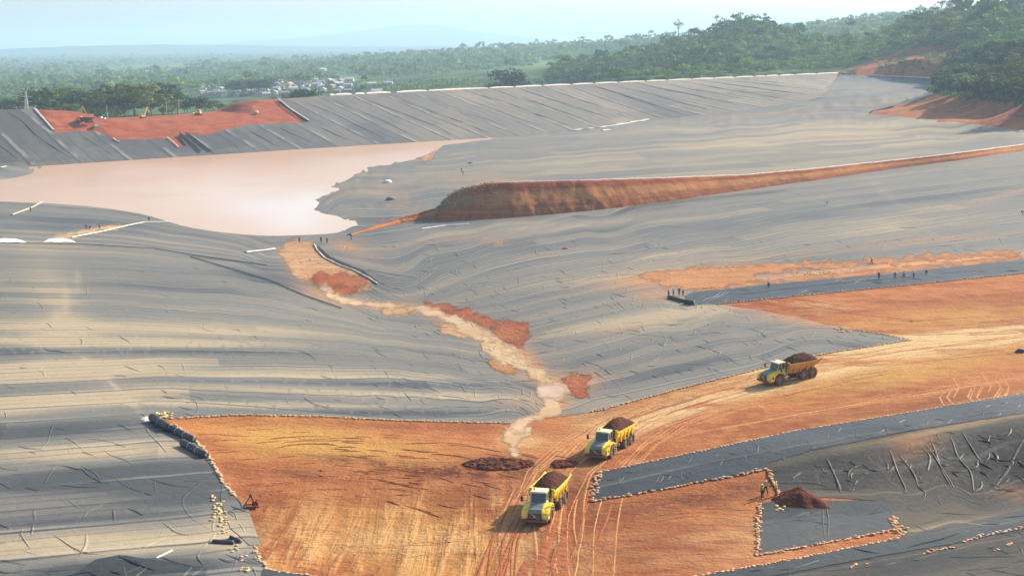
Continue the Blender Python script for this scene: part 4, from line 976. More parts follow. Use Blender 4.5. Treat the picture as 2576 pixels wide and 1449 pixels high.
# far woods that read as one mass: merged leaf clumps
def woods(name, xs, ys, zmin, zmax, dens_fields=True, mat=LEAF, seed=1, hr=(6, 13)):
    r = np.random.default_rng(seed); P = U(xs, ys); D = np.hypot(P[:, 0], P[:, 1])
    m = (D > zmin*KY) & (D < zmax*KY); P = P[m]; D = D[m]; x = xs[m]; y = ys[m]
    fld = blob(x, y, [(300,178,110,10,-3,1),(430,168,60,8,0,.9),(880,200,60,9,8,1.),(1370,158,90,10,-5,.8),(2000,182,120,6,-3,.6),(1480,140,110,8,-5,.4),(40,262,60,12,0,1),(960,212,30,8,0,1),(760,222,150,14,0,.6)])
    keep = r.random(len(P)) > fld; keep &= ~inside(x, y, works)
    P = P[keep]; D = D[keep]; Vs, lv = [], []
    hgt = r.uniform(*hr, len(P))*np.where(r.random(len(P)) < .06, 1.9, 1.); R = hgt*r.uniform(.4, .62, len(P))
    big = np.sin(P[:, 0]/70.)*np.cos(P[:, 1]/90.)*.25+.4
    for band in range(4):
        lo_, hi_ =  ((600, 800), (800, 1200), (1200, 2200), (2200, 99999))[band]; s = (D >= lo_*KY) & (D < hi_*KY)
        if not s.any(): continue
        k = (46, 34, 20, 12)[band]; q = (.17, .22, .30, .42)[band]; n_ = s.sum()
        d = r.normal(0, 1, (n_, k, 3)); d /= np.linalg.norm(d, axis=2)[..., None]; d[..., 2] = np.abs(d[..., 2])*.9-.12
        lump = 1+.28*np.sin(d[..., 0]*5+r.uniform(0, 6, (n_, 1)))*np.cos(d[..., 1]*4+r.uniform(0, 6, (n_, 1)))
        p = P[s][:, None]+d*(R[s][:, None]*lump*r.uniform(.75, 1.05, (n_, k)))[..., None]*np.array([1, 1, .9]); p[..., 2] += (hgt-R*.85)[s][:, None]
        nn = d+r.normal(0, .45, d.shape); nn[..., 2] += .25; nn /= np.linalg.norm(nn, axis=2)[..., None]
        a = np.cross(nn, r.normal(0, 1, d.shape)); a /= np.linalg.norm(a, axis=2)[..., None]; b = np.cross(nn, a)
        sz = (R[s][:, None]*q*r.uniform(.7, 1.4, (n_, k)))[..., None]
        Vs.append(np.stack([p-a*sz-b*sz*.4, p-b*sz+a*sz*.3, p+a*sz+b*sz*.4, p+b*sz-a*sz*.2], 2).reshape(-1, 3))
        lv.append(np.repeat(np.clip(big[s][:, None]+r.uniform(-.35, .35, (n_, 1))+r.uniform(-.15, .15, (n_, k)), 0, 1).ravel(), 4))
    V_ = np.concatenate(Vs); o = mesh_np(name, V_, np.arange(len(V_)).reshape(-1, 4), mat, None, dict(lv=np.concatenate(lv))); return tag(o, kind='stuff')
gx, gy = np.meshgrid(np.arange(-60, 2640, 8.), np.arange(84, 262, 3.4)); gx = gx+rng.uniform(-4, 4, gx.shape); gy = gy+rng.uniform(-1.7, 1.7, gy.shape)
gx2, gy2 = np.meshgrid(np.arange(1700, 2640, 8.), np.arange(24, 86, 3.4)); gx2 = gx2+rng.uniform(-4, 4, gx2.shape); gy2 = gy2+rng.uniform(-1.7, 1.7, gy2.shape)
woods('forest', np.concatenate([gx.ravel(), gx2.ravel()]), np.concatenate([gy.ravel(), gy2.ravel()]), 1050, 5200, seed=3)
gx, gy = np.meshgrid(np.arange(1380, 2660, 9.), np.arange(20, 215, 4.)); gx = gx+rng.uniform(-5, 5, gx.shape); gy = gy+rng.uniform(-2.5, 2.5, gy.shape)
woods('undergrowth', gx.ravel(), gy.ravel(), 560, 1050, seed=4, hr=(3.5, 9))
gx, gy = np.meshgrid(np.arange(2350, 2660, 8.), np.arange(100, 262, 5.)); gx = gx+rng.uniform(-5, 5, gx.shape); gy = gy+rng.uniform(-2.5, 2.5, gy.shape)
def scrub(name, xs, ys, d0, d1, seed, hr, sz, k, mat=LEAF, anywhere=False):
    r = np.random.default_rng(seed); P = U(xs, ys); D = np.hypot(P[:, 0], P[:, 1]); s = (D > d0*KY) & (D < d1*KY) & (~inside(xs, ys, works) | anywhere); P = P[s]
    cl = [((p[0], p[1], p[2]+h*.4), h*.8) for p, h in zip(P, r.uniform(*hr, len(P)))]
    V_, lv = leaf_cloud(r, cl, k, sz); o = mesh_np(name, V_, np.arange(len(V_)).reshape(-1, 4), mat, None, dict(lv=lv)); return tag(o, kind='stuff')
scrub('scrub', gx.ravel(), gy.ravel(), 350, 640, 5, (1.2, 3.2), .42, 26)
gx, gy = np.meshgrid(np.arange(-80, 1500, 9.), np.arange(205, 300, 4.)); gx = gx+rng.uniform(-5, 5, gx.shape); gy = gy+rng.uniform(-2.5, 2.5, gy.shape)
scrub('scrub', gx.ravel(), gy.ravel(), 430, 1050, 6, (1.5, 4.5), .7, 20)

gx = rng.uniform(2200, 2430, 420); gy = rng.uniform(108, 176, 420); k_ = rng.random(420) < .25+.75*blob(gx, gy, [(2350,140,60,7,-18,1),(2260,150,50,6,-25,1),(2390,125,40,8,-20,1),(2220,168,40,6,-10,.8),(2310,122,50,6,-20,.8)])
scrub('scrub', gx[k_], gy[k_], 430, 900, 8, (1.2, 3.5), .6, 22, anywhere=True)
# ------------------------------------------------------------------ village
def bx(bm, x0, x1, y0, y1, z0, z1, bev=0.):
    r = bmesh.ops.create_cube(bm, size=1); vs = r['verts']
    bmesh.ops.scale(bm, vec=(x1-x0, y1-y0, z1-z0), verts=vs); bmesh.ops.translate(bm, vec=((x0+x1)/2, (y0+y1)/2, (z0+z1)/2), verts=vs)
    if bev:
        es = list({e for v in vs for e in v.link_edges}); bmesh.ops.bevel(bm, geom=es, offset=bev, segments=2, affect='EDGES', profile=.6)
    return bm
def cyl(bm, a, b, r1, r2=None, n=12, caps=True):
    a, b = Vector(a), Vector(b); d = b-a; q = bmesh.ops.create_cone(bm, cap_ends=caps, segments=n, radius1=r1, radius2=r1 if r2 is None else r2, depth=d.length)
    M_ = Matrix.Translation((a+b)/2) @ d.to_track_quat('Z', 'Y').to_matrix().to_4x4(); bmesh.ops.transform(bm, matrix=M_, verts=q['verts']); return bm
def prism(bm, prof, x0, x1, axis='x', taper=1.):
    """extrude a (y,z) outline along x"""
    A_ = [bm.verts.new((x0, y, z)) for y, z in prof]; B_ = [bm.verts.new((x1, y, z)) for y, z in prof]; n_ = len(prof)
    f = [bm.faces.new(A_), bm.faces.new(B_[::-1])]
    for i in range(n_): f.append(bm.faces.new((A_[i], B_[i], B_[(i+1) % n_], A_[(i+1) % n_])))
    bmesh.ops.recalc_face_normals(bm, faces=f); bmesh.ops.triangulate(bm, faces=f[:2]); return bm
WALLS = [flat('plaster_%d' % i, c, .9, .1, ds=.3) for i, c in enumerate([(.55, .50, .42), (.42, .30, .22), (.62, .60, .55)])]
ROOFS = [flat('roof_%d' % i, c, .5, .4, ds=.35, dirt=d) for i, (c, d) in enumerate([((.42, .42, .41), (.32, .26, .21)), ((.27, .26, .25), (.22, .14, .09)), ((.34, .14, .075), (.24, .10, .06)), ((.56, .55, .53), (.44, .39, .33))])]
DOORM = flat('door_wood', (.16, .09, .05)); GLASSD = flat('dark_glass', (.02, .025, .03), .15, .6)
def make_house(L, W, h, rm, wm):
    root = empty('house'); bm = bmesh.new(); prism(bm, [(-W/2, -1), (W/2, -1), (W/2, h), (0, h+W*.24), (-W/2, h)], -L/2, L/2); w = bm_obj('wall', bm, wm, root)
    bm = bmesh.new(); e = .5; k = W/2+e; dz = e*.48
    prism(bm, [(-k, h-dz+.02), (0, h+W*.24+.02), (k, h-dz+.02), (k, h-dz+.2), (0, h+W*.24+.2), (-k, h-dz+.2)], -L/2-e, L/2+e); bm_obj('roof', bm, rm, root)
    bm = bmesh.new(); bx(bm, -.5, .5, -W/2-.06, -W/2+.05, 0, 2.0); bm_obj('door', bm, DOORM, root)
    for x in (-L*.3, L*.3): bm = bmesh.new(); bx(bm, x-.6, x+.6, -W/2-.06, -W/2+.05, 1., 2.); bm_obj('window', bm, GLASSD, root)
    return root
hp = [make_house(9, 6, 2.8, ROOFS[0], WALLS[0]), make_house(12, 7, 3.0, ROOFS[1], WALLS[1]), make_house(8, 6, 2.7, ROOFS[2], WALLS[0]), make_house(11, 7, 3., ROOFS[3], WALLS[2])]
hl = ['small house with a pale zinc roof in the village behind the dam', 'long house with a grey rusting roof in the village behind the dam', 'small house with a brown-red roof in the village behind the dam', 'house with a whitish metal roof in the village behind the dam']
hu = set()
def put_house(k, x, y, rz, s=1., label=None, group=True):
    c = hp[k] if k not in hu else copy_tree(hp[k]); hu.add(k)
    c.location = (x, y, float(T(np.array([x]), np.array([y]))[0])+.1); c.rotation_euler = (0, 0, rz); c.scale = (s, s, s)
    c['label'] = label or hl[k]; c['category'] = 'house'
    if group: c['group'] = ('zinc', 'grey', 'red', 'white')[k]+'-roofed houses of the village'
    elif 'group' in c: del c['group']
    return c
hs = []
for i in range(400):
    x = random.uniform(505, 890); y = random.uniform(205, 245)
    if y < 212-(x-700)*.02 and x < 640: continue
    if y > 250-(x-500)*.04: continue
    p = U([x], [y])[0]; D = np.hypot(p[0], p[1])
    if not (520 < D/KY < 1350): continue
    if any(math.hypot(p[0]-q[0], p[1]-q[1]) < 15 for q in hs): continue
    hs.append(p)
    if len(hs) > 95: break
for p in hs: put_house(random.choice((0, 0, 1, 1, 2, 3, 3)), p[0], p[1], random.uniform(-.5, .5)+random.choice((0, 1.57)), random.uniform(.8, 1.15))
def house_px(k, px, py, s, lab):
    p = U([px], [py])[0]; return put_house(k, p[0], p[1], random.uniform(-.2, .3), s, lab, False)
house_px(3, 935, 216, .9, 'small white-roofed house on the bright green slope right of the village')
house_px(3, 978, 214, .9, 'white building farther right on the bright green slope')
house_px(3, 948, 236, 1., 'white-roofed house low on the bright green slope just above the dam')
house_px(2, 528, 274, 1.1, 'orange-brown roofed house close behind the lowered dam crest')
for px, py, s, lab in ((195,212,1.6,'long pale shed on the hazy plain at the far left'),(168,218,1.1,'short pale shed left of the long one on the hazy plain'),(372,187,1.8,'white hall in the hazy clearing on the plain'),(262,196,1.5,'pale low shed at the left side of the hazy clearing'),(430,182,1.4,'faint pale shed right of the white hall on the plain'),(318,190,1.2,'little white shed in the middle of the hazy clearing')):
    house_px(3, px, py, s, lab)
# water tower, poles and pylon
STEEL = flat('galvanised', (.55, .56, .55), .5, .5, ds=.8); CONC = flat('pole_concrete', (.55, .53, .48), .9, .1)
def place(o, px, py, rz=0.):
    p = U1(px, py); o.location = p; o.rotation_euler = (0, 0, rz); return o
wt = empty('water_tower'); bm = bmesh.new()
for a in range(4): cyl(bm, (1.6*math.cos(a*PI/2), 1.6*math.sin(a*PI/2), -1), (1.1*math.cos(a*PI/2), 1.1*math.sin(a*PI/2), 15), .35, n=6)
for z in (4, 8, 12): bx(bm, -1.4, 1.4, -.12, .12, z, z+.25); bx(bm, -.12, .12, -1.4, 1.4, z, z+.25)
bm_obj('stand', bm, WHITE, wt); bm = bmesh.new(); cyl(bm, (0, 0, 15), (0, 0, 18), 5., 6., 20); cyl(bm, (0, 0, 18), (0, 0, 19.5), 6., .6, 20); bm_obj('tank', bm, WHITEW, wt)
tag(place(wt, 812, 207), 'white water tower on stilts above the village', 'water tower')
def pole(px, py, h, lab, arm=True):
    o = empty('utility_pole'); bm = bmesh.new(); cyl(bm, (0, 0, -.5), (0, 0, h), .28, .16, 8); bm_obj('post', bm, CONC, o)
    if arm:
        bm = bmesh.new(); bx(bm, -2.4, 2.4, -.12, .12, h-.9, h-.65)
        for x in (-2.2, 0, 2.2): cyl(bm, (x, 0, h-.65), (x, 0, h-.2), .12, .08, 6)
        bm_obj('crossarm', bm, CONC, o)
    p = at_d(px, py, float(crest_dist(px)+22)); z = float(T(p[0:1], p[1:2])[0]); o.location = (p[0], p[1], z); return tag(o, lab, 'pole')
pole(450, 270, 16, 'pale utility pole with a crossarm behind the middle of the lowered dam crest')
pole(418, 262, 15, 'thin plain pole left of the pole with the crossarm', False)
pole(268, 262, 14, 'short pale pole rising from the green scrub behind the red gap', False)
pole(41, 255, 17, 'grey pole left of the lattice pylon at the far left', True)
py_ = empty('lattice_pylon'); bm = bmesh.new()
for sx_ in (-1, 1):
    for sy_ in (-1, 1): cyl(bm, (sx_*1.6, sy_*1.6, -.5), (sx_*.35, sy_*.35, 24), .16, .12, 5)
for k in range(12):
    a, b = 1.6-1.25*k/12, 1.6-1.25*(k+1)/12; z0, z1 = 2*k, 2*k+2
    for q in ((-1, -1, 1, -1), (1, -1, 1, 1), (1, 1, -1, 1), (-1, 1, -1, -1)):
        cyl(bm, (q[0]*a, q[1]*a, z0), (q[2]*b, q[3]*b, z1), .08, n=4); cyl(bm, (q[2]*a, q[3]*a, z0), (q[0]*b, q[1]*b, z1), .08, n=4)
bm_obj('mast', bm, STEEL, py_); bm = bmesh.new()
for z in (18, 21): bx(bm, -3.4, 3.4, -.15, .15, z, z+.3)
bm_obj('crossarm', bm, STEEL, py_)
p = at_d(66, 255, float(crest_dist(66)+30)); py_.location = (p[0], p[1], float(T(p[0:1], p[1:2])[0])); tag(py_, 'grey steel lattice pylon in the green scrub at the far left', 'pylon')
# ------------------------------------------------------------------ sandbags
def bag_mesh(name, seed, mat, L=.44, W=.29, Hh=.16):
    bm = bmesh.new(); bx(bm, -L/2, L/2, -W/2, W/2, 0, Hh); bmesh.ops.subdivide_edges(bm, edges=bm.edges[:], cuts=3, use_grid_fill=True)
    for v in bm.verts:
        x, y, z = v.co.x/(L/2), v.co.y/(W/2), (v.co.z-Hh/2)/(Hh/2)
        k = (1-.30*abs(x)**3)*(1-.12*abs(y)**2); v.co.z = Hh/2+z*Hh/2*k*(1-.35*y*y)*(1-.25*abs(x)**4); v.co.y *= (1-.22*abs(x)**4); v.co.x *= 1-.12*y*y
        v.co += Vector((mnoise.noise(v.co*6+Vector((seed, 0, 0))), mnoise.noise(v.co*6+Vector((0, seed, 0))), mnoise.noise(v.co*5+Vector((0, 0, seed)))))*.025
    for s_ in (-1, 1): bx(bm, s_*L*.5-.03*(s_ < 0), s_*L*.5+.05*(s_ > 0)+.03*(s_ < 0), -.06, .06, Hh*.38, Hh*.52)
    me = bpy.data.meshes.new(name); bm.normal_update(); bm.to_mesh(me); bm.free(); me.materials.append(mat)
    for p_ in me.polygons: p_.use_smooth = True
    return me
BAGW = flat('bag_white', (.58, .45, .30), .85, .1, dirt=(.42, .22, .11), ds=3); BAGY = flat('bag_yellow', (.72, .54, .22), .85, .1, dirt=(.52, .30, .10), ds=3)
BAGO = flat('bag_orange', (.66, .33, .17), .85, .1, dirt=(.48, .18, .07), ds=3)
bagm = {k: [bag_mesh('sandbag', i*3.1+j, m_) for i in range(3)] for j, (k, m_) in enumerate((('w', BAGW), ('y', BAGY), ('o', BAGO)))}
bags = []      # (location, yaw, kind, label, group)
def bag_row(line, kinds, label, group, space=.62, jit=.16, skip=.07, wob=.10, stack=.0):
    q = resample(line, 4, closed=False); P = U(q[:, 0], q[:, 1]); d = np.concatenate([[0], np.cumsum(np.hypot(*np.diff(P[:, :2], axis=0).T))])
    s = 0.
    while s < d[-1]:
        x = np.interp(s, d, P[:, 0]); y = np.interp(s, d, P[:, 1]); x2 = np.interp(s+.3, d, P[:, 0]); y2 = np.interp(s+.3, d, P[:, 1])
        if random.random() >= skip:
            x += random.gauss(0, wob); y += random.gauss(0, wob); z = float(T(np.array([x]), np.array([y]))[0])+.05
            bags.append(((x, y, z), math.atan2(y2-y, x2-x)+random.gauss(0, .35), random.choice(kinds), label, group))
            if random.random() < stack: bags.append(((x+random.gauss(0, .2), y+random.gauss(0, .2), z+.13), random.uniform(0, 3), random.choice(kinds), label, group))
        s += space+random.uniform(-jit, jit)
def bag_pile(px, py, rx, ry, n, kinds, label, group, layers=2):
    for i in range(n):
        a = random.uniform(0, 6.28); r = random.random()**.6; p = U1(px+rx*r*math.cos(a), py+ry*r*math.sin(a)); lay = int(random.random()*layers*(1-r*.8))
        bags.append(((p.x, p.y, p.z+.05+.13*lay), random.uniform(0, 6), random.choice(kinds), label, group))
bag_row([(428,1054),(600,1045),(800,1048),(1000,1059),(1245,1065),(1290,1064)], 'wwy', 'pale sandbag in the long row along the far upper edge of the orange cut', 'sandbags along the upper edge of the cut', .46)
bag_row([(440,1070),(492,1110),(527,1150),(560,1214),(592,1250)], 'wwy', 'cream sandbag in the row below the black rolls on the left edge of the cut', 'sandbags down the left edge of the cut', .38, stack=.3)
bag_row([(641,1376),(652,1400),(664,1427),(690,1438),(800,1451),(960,1494)], 'wwo', 'cream sandbag in the short row at the bottom left corner of the cut', 'sandbags at the bottom left corner', .42, stack=.2)
bag_row([(1492,1035),(1520,1030),(1700,981),(1900,931),(2070,891),(2292,856)], 'wwy', 'pale sandbag in the row edging the liner on the far side of the haul road', 'sandbags along the far side of the haul road', .46)
bag_row([(1505,1190),(1700,1149),(2000,1085),(2300,1037),(2576,990),(2680,972)], 'wwo', 'pale sandbag in the long row on the upper edge of the dark strip', 'sandbags on the upper edge of the dark strip', .46)
bag_row([(1490,1262),(1600,1244),(1700,1226),(1930,1181)], 'wo', 'orange-white sandbag in the row on the lower edge of the dark strip', 'sandbags on the lower edge of the dark strip', .42, stack=.15)
bag_row([(1508,1192),(1500,1215),(1496,1235),(1490,1262)], 'wwo', 'cream sandbag on the short left end of the dark strip', 'sandbags on the left end of the dark strip', .34, wob=.3, stack=.4)
bag_row([(1930,1181),(1938,1200),(1950,1225),(1960,1250)], 'oow', 'orange sandbag in the short row behind the workers at the soil heap', 'sandbags behind the workers', .34, stack=.5)
bag_row([(1912,1268),(1908,1330),(1905,1398)], 'oow', 'orange-white sandbag in the row down the left side of the dark panel', 'sandbags on the left side of the panel', .33, stack=.4)
bag_row([(1905,1398),(2100,1363),(2260,1332)], 'oow', 'orange sandbag in the row along the lower side of the dark panel', 'sandbags on the lower side of the panel', .38, stack=.2)
bag_row([(2248,1302),(2256,1325),(2272,1352)], 'oyw', 'orange sandbag in the short doubled row on the right side of the panel', 'sandbags on the right side of the panel', .28, wob=.3, stack=.5)
bag_row([(1740,1453),(2000,1407),(2272,1352)], 'wwo', 'cream sandbag in the row along the bottom right edge of the orange cut', 'sandbags along the bottom right edge of the cut', .42)
bag_pile(412, 1046, 24, 9, 26, 'yyy', 'yellow sandbag of the heap at the far left corner of the cut, by the liner rolls', 'yellow sandbag heap')
bag_row([(530,1255),(545,1262),(548,1290),(560,1325),(566,1342)], 'yyw', 'yellow sandbag of the loose trail lying on the left liner beside the cut', 'yellow sandbag trail', .28, wob=.45)
bag_pile(612, 1434, 26, 9, 12, 'ywo', 'yellow-brown sandbag scattered at the bottom edge left of the cut', 'sandbags scattered at the bottom edge', 1)
bag_pile(600, 1390, 30, 25, 9, 'ww', 'pale sandbag scattered around the thin black rolls', 'sandbags by the thin rolls', 1)
bag_pile(1960, 1280, 18, 8, 9, 'yw', 'yellowish sandbag lying loose on the panel just below the soil heap', 'loose sandbags below the soil heap', 1)
for a_, b_, k_ in (((2322,1393),(2350,1388),4),((2340,1388),(2400,1378),9),((2420,1365),(2470,1350),10),((2450,1352),(2576,1328),22),((2500,1387),(2512,1385),3),((2530,1372),(2545,1370),4),((2140,1430),(2156,1420),6),((2180,1420),(2184,1420),1)):
    for i in range(k_):
        f = (i+random.random())/k_; bag_pile(a_[0]+(b_[0]-a_[0])*f, a_[1]+(b_[1]-a_[1])*f, 4, 3, 1, 'oow', 'orange-red sandbag scattered on the dark liner in the bottom right corner', 'sandbags scattered in the bottom right corner', 1)
far_rows = [([(1745,768),(1800,766),(2000,746),(2300,716),(2576,689),(2700,677)], 'ww', .55), ([(2292,856),(2200,838),(2120,826)], 'wwy', .6), ([(882,556),(950,556),(1008,551)], 'wy', .9)]
nb_ = len(bags)
for l, k, s in far_rows: bag_row(l, k, '', '', s)
bag_pile(2125, 830, 28, 7, 34, 'wyw', '', ''); bag_pile(2040, 690, 26, 5, 30, 'y', '', ''); bag_pile(2080, 687, 20, 3, 12, 'y', '', ''); bag_pile(1250, 612, 16, 3, 12, 'y', '', ''); bag_pile(870, 624, 14, 5, 8, 'yo', '', '', 1)
for px in range(2118, 2200, 7): bag_pile(px, 709-(px-2118)*.08, 3, 2, 1, 'wo', '', '', 1)
for px in range(2262, 2292, 6): bag_pile(px, 698-(px-2262)*.08, 2, 1, 1, 'wo', '', '', 1)
bag_pile(1755, 772, 20, 6, 8, 'wy', '', '', 1)
def keyd(b): x, y, w = project(np.array(b[0])); return w if (-20 < x < 2596 and y < 1470) else 1e9
order = sorted(range(len(bags)), key=lambda i: keyd(bags[i])); top = set(order[:300])
rest_V, rest_F, rest_M, nv = [], [], [], 0
for i, (loc, yaw, k, lab, grp) in enumerate(bags):
    me = bagm[k][i % 3]; near_ = i in top and lab
    if near_:
        o = bpy.data.objects.new('sandbag', me); col.objects.link(o); o.location = loc; o.rotation_euler = (random.gauss(0, .08), random.gauss(0, .08), yaw)
        s = random.uniform(.62, 1.08); o.scale = (s, s*random.uniform(.85, 1.2), s*random.uniform(.7, 1.1)); tag(o, lab, 'sandbag', grp)
    else:
        co_ = np.empty(len(me.vertices)*3, np.float32); me.vertices.foreach_get('co', co_); co_ = co_.reshape(-1, 3).astype(float)
        c_, s_ = math.cos(yaw), math.sin(yaw); rest_V.append(np.stack([co_[:, 0]*c_-co_[:, 1]*s_, co_[:, 0]*s_+co_[:, 1]*c_, co_[:, 2]], -1)*1.05+np.array(loc))
        for p_ in me.polygons:
            v_ = list(p_.vertices)
            rest_F.append((v_[0]+nv, v_[1]+nv, v_[2]+nv, (v_[3] if len(v_) > 3 else v_[2])+nv)); rest_M.append('wyo'.index(k))
        nv += len(co_)
me = bpy.data.meshes.new('sandbag_rows'); me.from_pydata([tuple(v) for v in np.concatenate(rest_V)], [], rest_F); me.update()
for m_ in (BAGW, BAGY, BAGO): me.materials.append(m_)
me.polygons.foreach_set('material_index', np.array(rest_M, np.int32)); me.polygons.foreach_set('use_smooth', np.ones(len(rest_F), bool))
tag(link(bpy.data.objects.new('sandbag_rows', me)), kind='stuff')

# ------------------------------------------------------------------ crest tubes, marker posts, geotextile edges
tubes = [(829,841),(843,884),(893,917),(921,982),(997,1075),(1078,1227),(1231,1292),(1296,1363),(1367,1435),(1438,1493),(1497,1554),(1557,1622),(1626,1676),(1680,1738),(1741,1795),(1797,1847),(1849,1896),(1898,1924),(1926,1957),(1960,1996),(1999,2051),(2053,2106)]
def crest_pt(px, up_=0.):
    d = rays(np.array(float(px)), np.array(250.)); t_ = (crestA[:2]@nrm)/(d[:2]@nrm); p = np.array([0, 0, 60.])+d*t_; p[2] = 25.3+up_; return p
TUBEM = flat('pink_white_tube', (.84, .72, .64), .9, .1, dirt=(.70, .52, .42), ds=.3)
POSTM = flat('dark_post', (.10, .09, .085), .8)
for i, (a, b) in enumerate(tubes):
    x = np.linspace(a, b, max(3, int((b-a)/6))); P = np.array([crest_pt(q) for q in x]); P[:, 2] += rng.normal(0, .04, len(P))
    o = ribbon('geotextile_tube', P, 2.1, 1.5*np.sin(np.linspace(.25, PI-.25, len(x)))**.25, TUBEM)
    tag(o, 'pinkish-white geotextile tube lying in the row along the dam crest', 'geotextile tube', 'white tubes along the dam crest')
gp = [(tubes[i][1]+tubes[i+1][0])/2 for i in range(4, len(tubes)-1)]
pp = None
for q in gp:
    p = crest_pt(q)
    if pp is None:
        bm = bmesh.new(); cyl(bm, (0, 0, -.5), (0, 0, 2.1), .28, .22, 8); bx(bm, -.5, .5, -.3, .3, -.3, .25); pp = bm_obj('marker_post', bm, POSTM); o = pp
    else: o = pp.copy(); col.objects.link(o)
    o.location = p; tag(o, 'short dark post in the gap between two white tubes on the dam crest', 'post', 'dark posts on the dam crest')
def strip_px(name, line, w, h, mat, lab, cat, n=6, surf=U, off=.06, kind=None):
    q = resample(line, n, closed=False); P = surf(q[:, 0], q[:, 1]); P[:, 2] += off+.0006*np.hypot(P[:, 0], P[:, 1])
    o = ribbon(name, P, w*(1+.15*rng.normal(0, 1, len(P))), h, mat); return tag(o, lab, cat)
CURB = flat('pale_kerb', (.66, .42, .28), .9, .1, ds=.3)
strip_px('earth_kerb', [(2180,193),(2240,195),(2300,198),(2362,202)], 2.4, .8, CURB, 'pale orange kerb along the lined slope top right of the dam corner', 'kerb')
strip_px('geotextile_edge', [(87,279),(100,295),(118,315),(134,333)], 1.1, .3, WHITE, 'white liner edge descending the left side of the red gap in the dam', 'liner edge', surf=UD)
strip_px('geotextile_edge', [(699,255),(730,280),(777,310)], 1.1, .3, WHITE, 'white liner edge descending the right side of the red gap in the dam', 'liner edge', surf=UD)
strip_px('geotextile_edge', [(285,354),(292,360),(303,364)], .9, .3, WHITE, 'short white liner edge in the middle of the red gap', 'liner edge', surf=UD)
strip_px('geotextile_edge', [(420,352),(435,363),(449,377)], .9, .3, WHITE, 'short white liner edge left of the two black pipes', 'liner edge', surf=UD)
PIPE = flat('black_pipe', (.018, .018, .02), .45, .5, dirt=(.07, .055, .045))
strip_px('drain_pipe', [(452,342),(475,360),(505,388)], 1.0, .7, PIPE, 'left one of two black pipes running down the dam face into the pond', 'pipe', surf=UD)
strip_px('drain_pipe', [(468,341),(492,358),(530,388)], 1.0, .7, PIPE, 'right one of two black pipes running down the dam face into the pond', 'pipe', surf=UD)
strip_px('geotextile_strip', [(0,424),(30,419),(58,416)], 1.3, .25, WHITEW, 'white geotextile line on the little bench at the far left of the pond', 'geotextile strip')
strip_px('geotextile_strip', [(0,413),(60,415),(104,418)], .7, .25, WHITEW, 'thin white line at the foot of the dam at the far left', 'geotextile strip')
strip_px('geotextile_strip', [(30,543),(60,532),(85,522),(104,511)], 1.1, .2, flat('tan_strip', (.62, .52, .36), .9, .1), 'short tan strip on the left bank running down to the pond', 'geotextile strip')
layer('sand_patch', [(95,608),(140,596),(220,580),(300,566),(330,566),(300,576),(210,594),(160,606)], SAND, .1, 2, 41)
strip_px('geotextile_strip', [(180,600),(230,590),(270,582),(320,570),(360,562),(430,560)], .7, .2, WHITEW, 'white geotextile strip curving along the left bank above the pond', 'geotextile strip')
strip_px('geotextile_strip', [(618,637),(640,634),(665,632),(690,628)], 1.2, .2, WHITEW, 'short white sheet on the left shore beside the mud flat', 'geotextile strip')
strip_px('geotextile_strip', [(790,617),(798,632),(815,650),(850,668),(890,682),(925,700),(950,716)], .5, .2, WHITE, 'white geotextile edge curving down the right side of the mud flat', 'geotextile strip')
strip_px('liner_edge', [(800,622),(830,650),(880,672),(915,686),(950,712)], .4, .3, PIPE, 'dark folded liner edge beside the white strip right of the mud flat', 'liner edge')
strip_px('geotextile_strip', [(1430,331),(1500,324),(1560,316),(1640,301)], 1.4, .3, WHITEW, 'thin white line along the foot of the dam right of the pond', 'geotextile strip')
for a, b, lb in (((1515,331),(1534,329),'short white liner piece lying nearest on the floor below the dam'),((1550,315),(1566,313),'short white liner piece between the other two below the dam'),((1584,310),(1622,306),'longest white liner piece lying on the floor below the dam')):
    strip_px('liner_piece', [a, ((a[0]+b[0])/2, (a[1]+b[1])/2), b], 1.8, .4, WHITEW, lb, 'liner piece', 4)
strip_px('geotextile_strip', [(1180,566),(1120,570),(1060,578)], .8, .2, WHITEW, 'white strip below the foot of the earth bank nose', 'geotextile strip')
for q, (cx_, cy_, rx, ry) in enumerate([(22,607,46,7),(150,606,42,6)]):
    pl = [(cx_-rx,cy_+4),(cx_-rx*.7,cy_-ry*.5),(cx_-rx*.2,cy_-ry),(cx_+rx*.3,cy_-ry*.8),(cx_+rx*.8,cy_),(cx_+rx,cy_+5)]
    o = sheet('fabric_heap', pl, WHITEW, .1, 5, 2.5, 5, .8, 60+q, dome=1.5)
    tag(o, ('white crumpled fabric heap at the left edge on the bench above the pond', 'white crumpled fabric heap beside the sandy strip above the pond')[q], 'fabric heap')
# folded dark liner lines on the left bench
for l, lb in (([(0,614),(212,617),(389,628),(531,651),(672,670)], 'long dark liner fold across the left bank below the white heaps'), ([(480,648),(566,674),(680,708),(770,747),(860,778)], 'second dark liner fold running down to the stream')):
    strip_px('liner_fold', l, .32, .16, DARKFOLD if 'DARKFOLD' in globals() else flat('fold_dark', (.06, .065, .07), .6), lb, 'liner fold', 9)
